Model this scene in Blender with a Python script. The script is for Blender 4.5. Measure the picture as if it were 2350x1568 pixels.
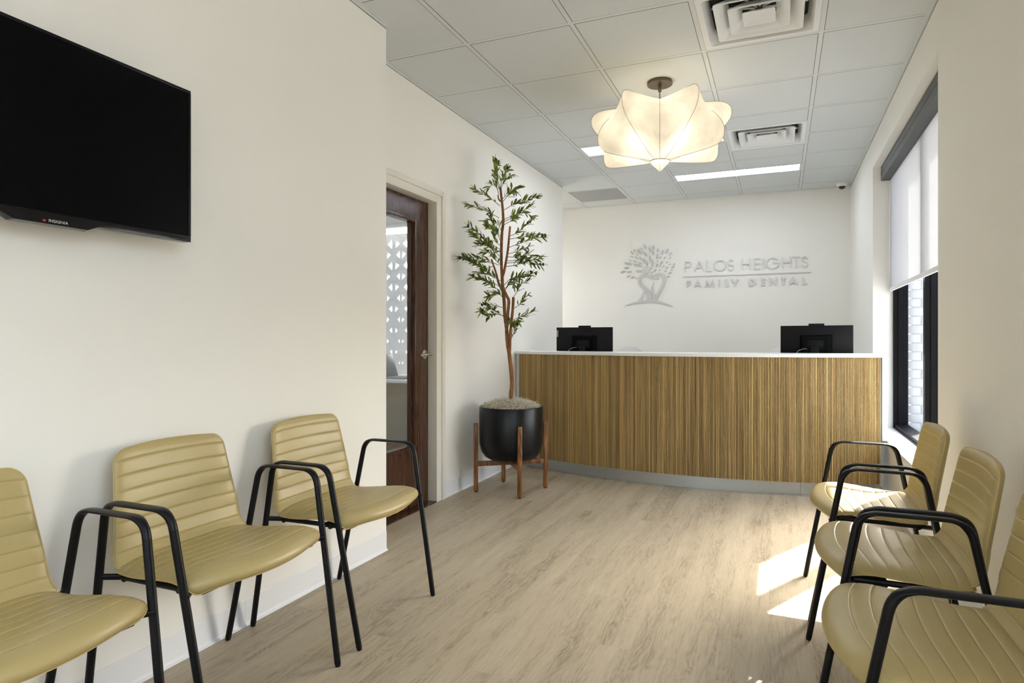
import bpy, bmesh, math, random
from mathutils import Vector, Matrix, Euler

for o in list(bpy.data.objects):
    bpy.data.objects.remove(o, do_unlink=True)
S = bpy.context.scene
COL = S.collection
random.seed(7)
PI = math.pi

# ------------------------------------------------------------------ camera
cam_d = bpy.data.cameras.new('camera')
cam = bpy.data.objects.new('camera', cam_d)
COL.objects.link(cam)
cam.location = (0, 0, 1.115)
cam.rotation_euler = (PI / 2, 0, 0.3966)
cam_d.sensor_fit = 'HORIZONTAL'
cam_d.sensor_width = 36.0
cam_d.lens = 1464.9 / 2350 * 36.0
cam_d.shift_y = -(784 - 778.7) / 2350
cam_d.clip_start = 0.02
S.camera = cam

# ------------------------------------------------------------------ world, sun, exposure
W = bpy.data.worlds.new('sky')
S.world = W
W.use_nodes = True
wn = W.node_tree
wn.nodes.clear()
sky = wn.nodes.new('ShaderNodeTexSky')
sky.sky_type = 'NISHITA'
sky.sun_disc = False
sky.sun_elevation = math.radians(36.6)
sky.sun_rotation = math.radians(27.1)
sky.air_density = 1.0
sky.dust_density = 5.0
bgn = wn.nodes.new('ShaderNodeBackground')
bgn.inputs['Strength'].default_value = 1.5
wo = wn.nodes.new('ShaderNodeOutputWorld')
hs = wn.nodes.new('ShaderNodeHueSaturation')
hs.inputs['Saturation'].default_value = 0.6
wn.links.new(sky.outputs[0], hs.inputs['Color'])
wn.links.new(hs.outputs[0], bgn.inputs[0])
wn.links.new(bgn.outputs[0], wo.inputs[0])

sd = bpy.data.lights.new('sun', 'SUN')
sun = bpy.data.objects.new('sun', sd)
COL.objects.link(sun)
sd.energy = 19.0
sd.angle = math.radians(0.53)
sd.color = (1.0, 0.985, 0.96)
el = math.radians(36.6)
sv = Vector((0.456 * math.cos(el), 0.89 * math.cos(el), math.sin(el))).normalized()
sun.rotation_euler = sv.to_track_quat('Z', 'Y').to_euler()
sun.location = (6, 10, 8)

S.view_settings.view_transform = 'Standard'
S.view_settings.look = 'None'
S.view_settings.gamma = 1
S.view_settings.use_curve_mapping = False
S.view_settings.exposure = 0.46
STRIP = 9.0         # luminous strength of the ceiling strip fixtures
LAMP_W = 4.6        # watts of the bulb cluster in the pendant
S.cycles.use_denoising = True
S.cycles.max_bounces = 10
S.cycles.diffuse_bounces = 6
S.cycles.transparent_max_bounces = 16
S.cycles.sample_clamp_indirect = 6

# ------------------------------------------------------------------ materials
def new_mat(name):
    m = bpy.data.materials.new(name)
    m.use_nodes = True
    nt = m.node_tree
    b = nt.nodes['Principled BSDF']
    return m, nt, b

def pmat(name, col, rough=0.5, metal=0.0, spec=0.5, noise=0.0, nscale=20, bump=0.0, bscale=200, coat=0.0, rnd=0.0):
    m, nt, b = new_mat(name)
    b.inputs['Base Color'].default_value = (*col, 1)
    b.inputs['Roughness'].default_value = rough
    b.inputs['Metallic'].default_value = metal
    b.inputs['Specular IOR Level'].default_value = spec
    b.inputs['Coat Weight'].default_value = coat
    b.inputs['Coat Roughness'].default_value = 0.1
    tc = nt.nodes.new('ShaderNodeTexCoord')
    if noise or rnd:
        n = nt.nodes.new('ShaderNodeTexNoise')
        n.inputs['Scale'].default_value = nscale
        n.inputs['Detail'].default_value = 4
        nt.links.new(tc.outputs['Object'], n.inputs['Vector'])
        r = nt.nodes.new('ShaderNodeMapRange')
        r.inputs['To Min'].default_value = 1 - noise
        r.inputs['To Max'].default_value = 1 + noise
        nt.links.new(n.outputs['Fac'], r.inputs['Value'])
        val = r.outputs[0]
        if rnd:
            oi = nt.nodes.new('ShaderNodeObjectInfo')
            r2 = nt.nodes.new('ShaderNodeMapRange')
            r2.inputs['To Min'].default_value = 1 - rnd
            r2.inputs['To Max'].default_value = 1 + rnd
            nt.links.new(oi.outputs['Random'], r2.inputs['Value'])
            mu = nt.nodes.new('ShaderNodeMath'); mu.operation = 'MULTIPLY'
            nt.links.new(val, mu.inputs[0]); nt.links.new(r2.outputs[0], mu.inputs[1])
            val = mu.outputs[0]
        mx = nt.nodes.new('ShaderNodeVectorMath'); mx.operation = 'SCALE'
        mx.inputs[0].default_value = col
        nt.links.new(val, mx.inputs['Scale'])
        nt.links.new(mx.outputs[0], b.inputs['Base Color'])
    if bump:
        n2 = nt.nodes.new('ShaderNodeTexNoise')
        n2.inputs['Scale'].default_value = bscale
        n2.inputs['Detail'].default_value = 3
        nt.links.new(tc.outputs['Object'], n2.inputs['Vector'])
        bp = nt.nodes.new('ShaderNodeBump')
        bp.inputs['Strength'].default_value = bump
        bp.inputs['Distance'].default_value = 0.002
        nt.links.new(n2.outputs['Fac'], bp.inputs['Height'])
        nt.links.new(bp.outputs[0], b.inputs['Normal'])
    return m

def wood_mat(name, dark, mid, light, axis='Y', rough=0.45, stretch=14, scale=3.0, rnd=0.12, ring=True, bump=0.08, spec=0.4, across=1.0):
    """straight-grained wood; grain runs along the given object axis, every object gets its own cut of it"""
    m, nt, b = new_mat(name)
    L = nt.links.new
    tc = nt.nodes.new('ShaderNodeTexCoord')
    oi = nt.nodes.new('ShaderNodeObjectInfo')
    off = nt.nodes.new('ShaderNodeVectorMath'); off.operation = 'SCALE'
    off.inputs[0].default_value = (37.0, 53.0, 71.0)
    L(oi.outputs['Random'], off.inputs['Scale'])
    add = nt.nodes.new('ShaderNodeVectorMath'); add.operation = 'ADD'
    L(tc.outputs['Object'], add.inputs[0]); L(off.outputs[0], add.inputs[1])
    mp = nt.nodes.new('ShaderNodeMapping')
    sc = [across, across, across]
    sc['XYZ'.index(axis)] = 1.0 / stretch
    mp.inputs['Scale'].default_value = sc
    L(add.outputs[0], mp.inputs['Vector'])
    n1 = nt.nodes.new('ShaderNodeTexNoise')
    n1.inputs['Scale'].default_value = scale * 9
    n1.inputs['Detail'].default_value = 6
    n1.inputs['Roughness'].default_value = 0.65
    L(mp.outputs[0], n1.inputs['Vector'])
    # broad cathedral figure: distorted bands
    n2 = nt.nodes.new('ShaderNodeTexNoise')
    n2.inputs['Scale'].default_value = scale * 1.6
    n2.inputs['Detail'].default_value = 2
    L(mp.outputs[0], n2.inputs['Vector'])
    mul = nt.nodes.new('ShaderNodeMath'); mul.operation = 'MULTIPLY'; mul.inputs[1].default_value = 16.0
    L(n2.outputs['Fac'], mul.inputs[0])
    fr = nt.nodes.new('ShaderNodeMath'); fr.operation = 'PINGPONG'; fr.inputs[1].default_value = 0.5
    L(mul.outputs[0], fr.inputs[0])
    mixf = nt.nodes.new('ShaderNodeMath'); mixf.operation = 'MULTIPLY_ADD'
    L(fr.outputs[0], mixf.inputs[0]); mixf.inputs[1].default_value = 0.5 if ring else 0.12
    L(n1.outputs['Fac'], mixf.inputs[2])
    cr = nt.nodes.new('ShaderNodeValToRGB')
    e = cr.color_ramp.elements
    e[0].position = 0.36; e[0].color = (*dark, 1)
    e[1].position = 0.82; e[1].color = (*light, 1)
    k = cr.color_ramp.elements.new(0.56); k.color = (*mid, 1)
    L(mixf.outputs[0], cr.inputs[0])
    rr = nt.nodes.new('ShaderNodeMapRange')
    rr.inputs['To Min'].default_value = 1 - rnd; rr.inputs['To Max'].default_value = 1 + rnd
    L(oi.outputs['Random'], rr.inputs['Value'])
    sc2 = nt.nodes.new('ShaderNodeVectorMath'); sc2.operation = 'SCALE'
    L(cr.outputs[0], sc2.inputs[0]); L(rr.outputs[0], sc2.inputs['Scale'])
    L(sc2.outputs[0], b.inputs['Base Color'])
    b.inputs['Roughness'].default_value = rough
    b.inputs['Specular IOR Level'].default_value = spec
    bp = nt.nodes.new('ShaderNodeBump'); bp.inputs['Strength'].default_value = bump; bp.inputs['Distance'].default_value = 0.002
    L(mixf.outputs[0], bp.inputs['Height']); L(bp.outputs[0], b.inputs['Normal'])
    return m

def plank_mat():
    m, nt, b = new_mat('vinyl_plank')
    L = nt.links.new
    tc = nt.nodes.new('ShaderNodeTexCoord'); oi = nt.nodes.new('ShaderNodeObjectInfo')
    off = nt.nodes.new('ShaderNodeVectorMath'); off.operation = 'SCALE'; off.inputs[0].default_value = (37.0, 53.0, 71.0)
    L(oi.outputs['Random'], off.inputs['Scale'])
    add = nt.nodes.new('ShaderNodeVectorMath'); add.operation = 'ADD'
    L(tc.outputs['Object'], add.inputs[0]); L(off.outputs[0], add.inputs[1])
    def noise(scale, sx, sy, det, rough=.55, dist=0):
        mp = nt.nodes.new('ShaderNodeMapping'); mp.inputs['Scale'].default_value = (sx, sy, 1)
        L(add.outputs[0], mp.inputs['Vector'])
        n = nt.nodes.new('ShaderNodeTexNoise'); n.inputs['Scale'].default_value = scale; n.inputs['Detail'].default_value = det
        n.inputs['Roughness'].default_value = rough; n.inputs['Distortion'].default_value = dist
        L(mp.outputs[0], n.inputs['Vector']); return n.outputs['Fac']
    def math_(op, a, b_, c=None):
        n = nt.nodes.new('ShaderNodeMath'); n.operation = op
        for k, q in enumerate((a, b_, c)):
            if q is None: continue
            if isinstance(q, (int, float)): n.inputs[k].default_value = q
            else: L(q, n.inputs[k])
        return n.outputs[0]
    fibre = noise(95, 1, .07, 6, .75)
    pores = noise(210, 1, .06, 3, .6)
    broad = noise(9, 1, .11, 4, .6)
    # growth rings: contour lines of a slow, stretched field, seen where the figure is dark
    field = noise(8.0, 1, .26, 2.0, .45, .4)
    rings = math_('PINGPONG', math_('MULTIPLY', field, 19.0), .5)
    rings = math_('POWER', math_('MULTIPLY', rings, 2.0), 1.6)
    mask = nt.nodes.new('ShaderNodeMapRange'); mask.inputs['From Min'].default_value = .54; mask.inputs['From Max'].default_value = .36
    L(broad, mask.inputs['Value'])
    rg = math_('MULTIPLY', math_('SUBTRACT', rings, .35), mask.outputs[0])
    v = math_('ADD', math_('MULTIPLY', fibre, .50), math_('MULTIPLY', broad, .52))
    v = math_('ADD', v, math_('MULTIPLY', math_('SUBTRACT', pores, .5), .30))
    v = math_('SUBTRACT', v, math_('MULTIPLY', rg, .12))
    v = math_('ADD', v, math_('MULTIPLY', math_('SUBTRACT', noise(14, 1, .045, 2, .5), .5), .30))
    cr = nt.nodes.new('ShaderNodeValToRGB'); e = cr.color_ramp.elements
    e[0].position = .26; e[0].color = (0.20, 0.155, 0.102, 1)
    e[1].position = .78; e[1].color = (0.545, 0.475, 0.345, 1)
    k = e.new(.50); k.color = (0.415, 0.345, 0.240, 1)
    L(v, cr.inputs[0])
    rr = nt.nodes.new('ShaderNodeMapRange'); rr.inputs['To Min'].default_value = .985; rr.inputs['To Max'].default_value = 1.015
    L(oi.outputs['Random'], rr.inputs['Value'])
    s2 = nt.nodes.new('ShaderNodeVectorMath'); s2.operation = 'SCALE'
    L(cr.outputs[0], s2.inputs[0]); L(rr.outputs[0], s2.inputs['Scale']); L(s2.outputs[0], b.inputs['Base Color'])
    b.inputs['Roughness'].default_value = .45; b.inputs['Specular IOR Level'].default_value = .4
    bp = nt.nodes.new('ShaderNodeBump'); bp.inputs['Strength'].default_value = .06; bp.inputs['Distance'].default_value = .002
    L(v, bp.inputs['Height']); L(bp.outputs[0], b.inputs['Normal'])
    return m

def emit_mat(name, col, strength):
    m, nt, b = new_mat(name)
    b.inputs['Base Color'].default_value = (*col, 1)
    b.inputs['Emission Color'].default_value = (*col, 1)
    b.inputs['Emission Strength'].default_value = strength
    return m

def glass_mat(name, tint=(0.97, 0.98, 0.98), fac=0.06):
    m = bpy.data.materials.new(name)
    m.use_nodes = True
    nt = m.node_tree
    nt.nodes.clear()
    out = nt.nodes.new('ShaderNodeOutputMaterial')
    mix = nt.nodes.new('ShaderNodeMixShader')
    tr = nt.nodes.new('ShaderNodeBsdfTransparent'); tr.inputs[0].default_value = (*tint, 1)
    gl = nt.nodes.new('ShaderNodeBsdfGlossy'); gl.inputs['Roughness'].default_value = 0.02
    mix.inputs[0].default_value = fac
    nt.links.new(tr.outputs[0], mix.inputs[1]); nt.links.new(gl.outputs[0], mix.inputs[2])
    nt.links.new(mix.outputs[0], out.inputs[0])
    return m

def cloth_mat(name, col, translucent=0.5, clear=0.0, nscale=9, namt=0.12):
    m = bpy.data.materials.new(name)
    m.use_nodes = True
    nt = m.node_tree
    nt.nodes.clear()
    L = nt.links.new
    out = nt.nodes.new('ShaderNodeOutputMaterial')
    tc = nt.nodes.new('ShaderNodeTexCoord')
    n = nt.nodes.new('ShaderNodeTexNoise'); n.inputs['Scale'].default_value = nscale; n.inputs['Detail'].default_value = 5
    L(tc.outputs['Object'], n.inputs['Vector'])
    r = nt.nodes.new('ShaderNodeMapRange'); r.inputs['From Min'].default_value = 0.3; r.inputs['From Max'].default_value = 0.7
    r.inputs['To Min'].default_value = 1 - namt; r.inputs['To Max'].default_value = 1
    L(n.outputs['Fac'], r.inputs['Value'])
    s = nt.nodes.new('ShaderNodeVectorMath'); s.operation = 'SCALE'; s.inputs[0].default_value = col
    L(r.outputs[0], s.inputs['Scale'])
    d = nt.nodes.new('ShaderNodeBsdfDiffuse'); t = nt.nodes.new('ShaderNodeBsdfTranslucent')
    L(s.outputs[0], d.inputs[0]); L(s.outputs[0], t.inputs[0])
    mx = nt.nodes.new('ShaderNodeMixShader'); mx.inputs[0].default_value = translucent
    L(d.outputs[0], mx.inputs[1]); L(t.outputs[0], mx.inputs[2])
    last = mx
    if clear:
        tr = nt.nodes.new('ShaderNodeBsdfTransparent')
        m2 = nt.nodes.new('ShaderNodeMixShader'); m2.inputs[0].default_value = clear
        L(mx.outputs[0], m2.inputs[1]); L(tr.outputs[0], m2.inputs[2])
        last = m2
    L(last.outputs[0], out.inputs[0])
    return m

M = {}
M['wall'] = pmat('wall_paint', (0.86, 0.84, 0.78), 0.75, noise=0.015, nscale=3, bump=0.05, bscale=350)
M['ceil'] = pmat('ceiling_tile', (0.625, 0.65, 0.65), 0.9, noise=0.05, nscale=260, bump=0.25, bscale=420)
M['tee'] = pmat('ceiling_grid', (0.64, 0.66, 0.65), 0.5)
M['painted_shadow'] = pmat('painted_shadow_line', (0.15, 0.15, 0.135), 0.8)  # dark colour painted in for shadow lines along the ceiling grid
M['plank'] = plank_mat()
M['base'] = pmat('cove_base', (0.80, 0.80, 0.80), 0.45)
M['leather'] = pmat('tan_vinyl', (0.415, 0.326, 0.136), 0.37, spec=0.45, noise=0.04, nscale=8, bump=0.10, bscale=500)
M['thread'] = pmat('tan_thread', (0.50, 0.37, 0.13), 0.6)
M['black'] = pmat('black_powder_coat', (0.005, 0.005, 0.0055), 0.36, spec=0.2, bump=0.06, bscale=900)
M['blackplast'] = pmat('black_plastic', (0.004, 0.004, 0.0045), 0.42, spec=0.2)
M['oak'] = wood_mat('oak_slat', (0.25, 0.150, 0.048), (0.44, 0.295, 0.112), (0.58, 0.41, 0.185), 'Z', 0.5, 25, 3.0, 0.28, False, 0.05, across=1.5)
M['backing'] = pmat('dark_backing', (0.06, 0.032, 0.012), 0.8)
M['white'] = pmat('white_solid_surface', (0.82, 0.82, 0.81), 0.3)
M['steel'] = pmat('brushed_metal', (0.50, 0.52, 0.51), 0.38, metal=0.75, noise=0.03, nscale=4)
M['pot'] = pmat('black_ceramic', (0.005, 0.0055, 0.0065), 0.33, spec=0.3)
M['acacia'] = wood_mat('acacia', (0.045, 0.012, 0.004), (0.16, 0.055, 0.013), (0.34, 0.15, 0.04), 'Z', 0.4, 10, 5.0, 0.15, True, 0.03, 0.45)
M['bark'] = wood_mat('bark', (0.10, 0.040, 0.014), (0.24, 0.098, 0.036), (0.36, 0.17, 0.07), 'Z', 0.75, 5, 6, 0.05, True, 0.5)
M['leaf'] = pmat('olive_leaf', (0.20, 0.275, 0.040), 0.5, spec=0.2, noise=0.2, nscale=30, rnd=0.45)
M['olive'] = pmat('dark_olive', (0.012, 0.016, 0.012), 0.3)
M['twig'] = pmat('green_twig', (0.13, 0.16, 0.055), 0.6)
M['moss'] = pmat('dry_moss', (0.66, 0.60, 0.48), 0.9, noise=0.45, nscale=60)
M['mossbed'] = pmat('moss_bed', (0.26, 0.22, 0.16), 0.95, noise=0.3, nscale=60)
M['door'] = wood_mat('stained_door', (0.028, 0.010, 0.005), (0.052, 0.020, 0.010), (0.080, 0.034, 0.018), 'Z', 0.25, 7, 3.0, 0.02, True, 0.03, 0.55)
M['frame'] = pmat('putty_door_frame', (0.74, 0.71, 0.62), 0.4)
M['nickel'] = pmat('satin_nickel', (0.62, 0.58, 0.50), 0.25, metal=1.0)
M['winframe'] = pmat('black_window_frame', (0.004, 0.004, 0.005), 0.5, spec=0.06)
M['glass'] = glass_mat('clear_glass')
M['blind'] = cloth_mat('white_shade_cloth', (0.66, 0.66, 0.67), 0.33, 0.03, 60, 0.03)
M['hem'] = pmat('white_hem_bar', (0.8, 0.8, 0.8), 0.5)
M['cassette'] = pmat('charcoal_cassette', (0.055, 0.06, 0.058), 0.5)
M['brick'] = pmat('white_brick', (0.36, 0.36, 0.365), 0.8, noise=0.08, nscale=25, rnd=0.05, bump=0.4, bscale=90)
M['mortar'] = pmat('white_mortar', (0.32, 0.32, 0.325), 0.9)
M['tvscreen'] = pmat('tv_screen', (0.0015, 0.0015, 0.002), 0.3, spec=0.08, coat=0.0)
M['tvbezel'] = pmat('tv_bezel', (0.003, 0.003, 0.004), 0.15, spec=0.3)
M['red'] = pmat('red_mark', (0.6, 0.02, 0.03), 0.4)
M['print'] = pmat('silver_print', (0.55, 0.55, 0.55), 0.5)
M['sign'] = pmat('brushed_aluminium', (0.66, 0.67, 0.66), 0.40, metal=0.85, noise=0.03, nscale=12)
M['bronze'] = pmat('bronze_canopy', (0.16, 0.125, 0.085), 0.35, metal=0.9)
M['lampcloth'] = cloth_mat('cocoon_shade', (0.92, 0.875, 0.77), 0.60, 0.0, 8, 0.24)
M['rib'] = pmat('shade_rib', (0.33, 0.29, 0.22), 0.6)
M['strip'] = emit_mat('strip_diffuser', (0.92, 0.985, 1.12), STRIP)
M['lampdisc'] = emit_mat('lamp_diffuser', (1.0, 0.93, 0.80), 3.0)
M['bulb'] = emit_mat('lamp_bulb', (1.0, 0.92, 0.78), 5.0)
M['vent'] = pmat('diffuser_paint', (0.76, 0.77, 0.76), 0.45)
M['dark'] = pmat('duct_dark', (0.012, 0.013, 0.012), 0.9)
M['grille'] = pmat('perforated_grille', (0.33, 0.34, 0.34), 0.6)
M['laptop'] = pmat('grey_laptop', (0.36, 0.37, 0.38), 0.4, metal=0.3)
M['screenpanel'] = pmat('painted_breeze_panel', (0.66, 0.66, 0.68), 0.6)
M['pave'] = pmat('pavement', (0.30, 0.30, 0.30), 0.9, noise=0.1, nscale=4)
M['officechair'] = pmat('white_shell', (0.80, 0.79, 0.76), 0.4)
M['chrome'] = pmat('chrome', (0.7, 0.7, 0.7), 0.15, metal=1.0)
M['camdome'] = pmat('camera_dome', (0.01, 0.01, 0.01), 0.1)

# ------------------------------------------------------------------ geometry helpers
def link(o, parent=None):
    COL.objects.link(o)
    if parent is not None:
        o.parent = parent
    return o

def empty(name, loc=(0, 0, 0), rz=0.0, parent=None):
    o = bpy.data.objects.new(name, None)
    o.empty_display_size = 0.1
    o.location = loc
    o.rotation_euler = (0, 0, rz)
    return link(o, parent)

def tag(o, label=None, cat=None, group=None, kind=None):
    if label: o['label'] = label
    if cat: o['category'] = cat
    if group: o['group'] = group
    if kind: o['kind'] = kind
    return o

def mesh_obj(name, verts, faces, mat, parent=None, smooth=None, loc=None):
    me = bpy.data.meshes.new(name)
    me.from_pydata([tuple(v) for v in verts], [], faces)
    me.update()
    bm = bmesh.new(); bm.from_mesh(me)
    bmesh.ops.recalc_face_normals(bm, faces=bm.faces)
    bm.to_mesh(me); bm.free()
    if mat is not None:
        me.materials.append(M[mat] if isinstance(mat, str) else mat)
    if smooth is not None:
        me.polygons.foreach_set('use_smooth', [True] * len(me.polygons))
        me.set_sharp_from_angle(angle=math.radians(smooth))
    o = bpy.data.objects.new(name, me)
    if loc is not None: o.location = loc
    return link(o, parent)

class MB:
    def __init__(s): s.v = []; s.f = []
    def add(s, v, f):
        k = len(s.v); s.v += [tuple(p) for p in v]; s.f += [[i + k for i in q] for q in f]; return s
    def box(s, x0, x1, y0, y1, z0, z1, b=0.0):
        if b <= 0:
            v = [(x, y, z) for z in (z0, z1) for y in (y0, y1) for x in (x0, x1)]
            return s.add(v, [(0, 2, 3, 1), (4, 5, 7, 6), (0, 1, 5, 4), (2, 6, 7, 3), (0, 4, 6, 2), (1, 3, 7, 5)])
        bm = bmesh.new()
        bmesh.ops.create_cube(bm, size=1.0)
        for q in bm.verts:
            q.co = Vector((x0 + (q.co.x + .5) * (x1 - x0), y0 + (q.co.y + .5) * (y1 - y0), z0 + (q.co.z + .5) * (z1 - z0)))
        bmesh.ops.bevel(bm, geom=bm.edges[:], offset=b, segments=2, affect='EDGES', profile=0.5)
        bm.verts.index_update()
        s.add([q.co.copy() for q in bm.verts], [[q.index for q in f.verts] for f in bm.faces])
        bm.free()
        return s
    def tube(s, pts, rad, n=10, cap=True, up=Vector((0, 0, 1))):
        """sweep; rad = scalar or list of (ra, rb): ra across, rb along the frame's second axis"""
        pts = [Vector(p) for p in pts]; k = len(s.v); m = len(pts)
        prev = None
        for i, p in enumerate(pts):
            t = (pts[min(i + 1, m - 1)] - pts[max(i - 1, 0)]).normalized()
            a = prev - t * prev.dot(t) if prev is not None else t.cross(up)
            if a.length < 1e-5: a = t.cross(Vector((1, 0.3, 0)))
            a.normalize(); prev = a
            b = t.cross(a)
            r = rad[i] if isinstance(rad, (list, tuple)) else rad
            ra, rb = r if isinstance(r, (list, tuple)) else (r, r)
            for j in range(n):
                w = 2 * PI * j / n
                s.v.append(tuple(p + a * (ra * math.cos(w)) + b * (rb * math.sin(w))))
        for i in range(m - 1):
            for j in range(n):
                s.f.append([k + i * n + j, k + i * n + (j + 1) % n, k + (i + 1) * n + (j + 1) % n, k + (i + 1) * n + j])
        if cap:
            s.f.append([k + j for j in range(n)][::-1]); s.f.append([k + (m - 1) * n + j for j in range(n)])
        return s
    def lathe(s, prof, n=32, c=(0, 0, 0), cap=True):
        k = len(s.v)
        for r, z in prof:
            for j in range(n):
                w = 2 * PI * j / n
                s.v.append((c[0] + r * math.cos(w), c[1] + r * math.sin(w), c[2] + z))
        m = len(prof)
        for i in range(m - 1):
            for j in range(n):
                s.f.append([k + i * n + j, k + i * n + (j + 1) % n, k + (i + 1) * n + (j + 1) % n, k + (i + 1) * n + j])
        if cap:
            s.f.append([k + j for j in range(n)][::-1]); s.f.append([k + (m - 1) * n + j for j in range(n)])
        return s
    def obj(s, name, mat, parent=None, smooth=None, loc=None):
        return mesh_obj(name, s.v, s.f, mat, parent, smooth, loc)

def box(name, b6, mat, parent=None, bevel=0.0, smooth=None):
    return MB().box(*b6, b=bevel).obj(name, mat, parent, smooth if smooth else (30 if bevel else None))

def catmull(pts, n=6):
    out = []
    P = [Vector(p) for p in pts]
    for i in range(len(P) - 1):
        p0 = P[max(i - 1, 0)]; p1 = P[i]; p2 = P[i + 1]; p3 = P[min(i + 2, len(P) - 1)]
        for k in range(n):
            t = k / n
            out.append(0.5 * ((2 * p1) + (p2 - p0) * t + (2 * p0 - 5 * p1 + 4 * p2 - p3) * t * t + (3 * p1 - p0 - 3 * p2 + p3) * t ** 3))
    out.append(P[-1])
    return out

def fillet(pts, r, n=6):
    """polyline with rounded inner corners"""
    P = [Vector(p) for p in pts]; out = [P[0]]
    for i in range(1, len(P) - 1):
        a = (P[i - 1] - P[i]); b = (P[i + 1] - P[i])
        d = min(r, a.length * .45, b.length * .45)
        p = P[i] + a.normalized() * d; q = P[i] + b.normalized() * d
        for k in range(n + 1):
            t = k / n
            out.append((1 - t) ** 2 * p + 2 * t * (1 - t) * P[i] + t * t * q)
    out.append(P[-1])
    return out

def rebase(o, x, y, z):
    """move an object's origin without moving its shape"""
    o.data.transform(Matrix.Translation((-x, -y, -z)))
    o.location = (x, y, z)
    return o

def copy_tree(o, parent=None):
    c = o.copy(); COL.objects.link(c)
    if parent is not None:
        c.parent = parent
    for ch in list(o.children):
        copy_tree(ch, c)
    return c

# ================================================================== THE ROOM
CZ = 2.773      # ceiling grid height
XL, XD, XR, YB = -1.92, -2.17, 0.71, 7.78
YC = 2.86       # end of the left wall
YA = 6.60       # end of the wall with the door
YF = -3.4       # wall behind the camera

# floor slab and vinyl planks
floor = tag(box('floor', (-4.9, XR + .30, YF - .2, YB + .2, -.12, -.003), 'plank'), kind='structure')
PW, PL = 0.1524, 1.2192
pm = {}
k = 0
x = -2.1745
row = 0
while x < XR:
    y = 0.55 - (row * 0.437) % PL
    while y < YB:
        x0, x1 = x, min(x + PW, XR)
        y0, y1 = max(y, 0.3), min(y + PL, YB)
        if x1 < XL + .01 and y1 < YC: y += PL; continue
        if y1 - y0 > .05 and x1 - x0 > .01:
            key = (round(x1 - x0, 4), round(y1 - y0, 4))
            w, h = (x1 - x0) / 2 - .00008, (y1 - y0) / 2 - .00008
            if key not in pm:
                o = MB().box(-w, w, -h, h, -.0029, 0).obj('plank', 'plank', floor)
                pm[key] = o.data
            else:
                o = link(bpy.data.objects.new('plank', pm[key]), floor)
            o.location = ((x0 + x1) / 2, (y0 + y1) / 2, 0)
        y += PL
    x += PW; row += 1

# walls
def wall(name, boxes, mat='wall'):
    m = MB()
    for b in boxes: m.box(*b)
    return tag(m.obj(name, mat), kind='structure')

WT = CZ + .12
wall('wall_left', [(XD - .12, XL, YF, YC, 0, WT)])
DY0, DY1, DZ = 2.925, 3.836, 2.062      # door opening
wall('wall_inner', [(XD - .12, XD, YC, DY0, 0, WT), (XD - .12, XD, DY1, YA, 0, WT), (XD - .12, XD, DY0, DY1, DZ, WT)])
wall('wall_back', [(-3.2, XR + .55, YB, YB + .2, 0, WT)])
wall('wall_alcove', [(-3.2, -3.0, YA - .6, 6.74, 0, WT), (-3.2, -3.0, 7.66, YB, 0, WT), (-3.2, -3.0, 6.74, 7.66, 0, .75), (-3.2, -3.0, 6.74, 7.66, 2.35, WT), (-3.2, XD - .12, YA - .12, YA, 0, WT)])
RY0, RY1, RZ0, RZ1, XG = 3.655, 5.99, 0.385, 2.525, 0.852   # window recess
SZW = 0.95
SY0, SY1 = -1.30, 1.03                                      # unseen second window beside the camera, added to light the left wall
wall('wall_right', [(XR, XR + .27, YF, SY0, 0, WT), (XR, XR + .27, SY1, RY0, 0, WT), (XR, XR + .27, RY1, YB, 0, WT),
                    (XR, XR + .27, SY0, SY1, 0, SZW), (XR, XR + .27, SY0, SY1, RZ1, WT),
                    (XR, XR + .27, RY0, RY1, 0, RZ0), (XR, XR + .27, RY0, RY1, RZ1, WT)])
wall('wall_front', [(XL - .2, -1.55, YF - .2, YF, 0, WT), (.35, XR + .2, YF - .2, YF, 0, WT),
                    (-1.55, .35, YF - .2, YF, 0, .35), (-1.55, .35, YF - .2, YF, 2.4, WT)])
w3 = tag(empty('fill_window_3', (-.6, YF - .1, .35)), kind='structure')  # unseen glazing behind the camera, added to let in fill daylight
for b6 in ((-.95, -.89, -.05, .05, 0, 2.05), (.89, .95, -.05, .05, 0, 2.05), (-.03, .03, -.05, .05, .06, 1.99), (-.89, .89, -.05, .05, 0, .06), (-.89, .89, -.05, .05, 1.99, 2.05)):
    box('window_frame', b6, 'winframe', w3)
for b6 in ((-.89, -.03, -.004, .004, .06, 1.99), (.03, .89, -.004, .004, .06, 1.99)):
    box('pane', b6, 'glass', w3)

# the small office behind the glazed door
OX0, OY1 = -4.75, 6.0
OZ0, OZ1 = 0.66, 2.40
wall('wall_office', [(OX0 - .15, OX0, YC - .2, OY1 + .12, 0, WT), (OX0, XD - .12, YC - .3, YC - .05, 0, WT),
                     (OX0, -4.6, OY1, OY1 + .12, 0, WT), (-3.66, XD - .12, OY1, OY1 + .12, 0, WT),
                     (-4.6, -3.66, OY1, OY1 + .12, 0, OZ0), (-4.6, -3.66, OY1, OY1 + .12, OZ1, WT)])

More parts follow.
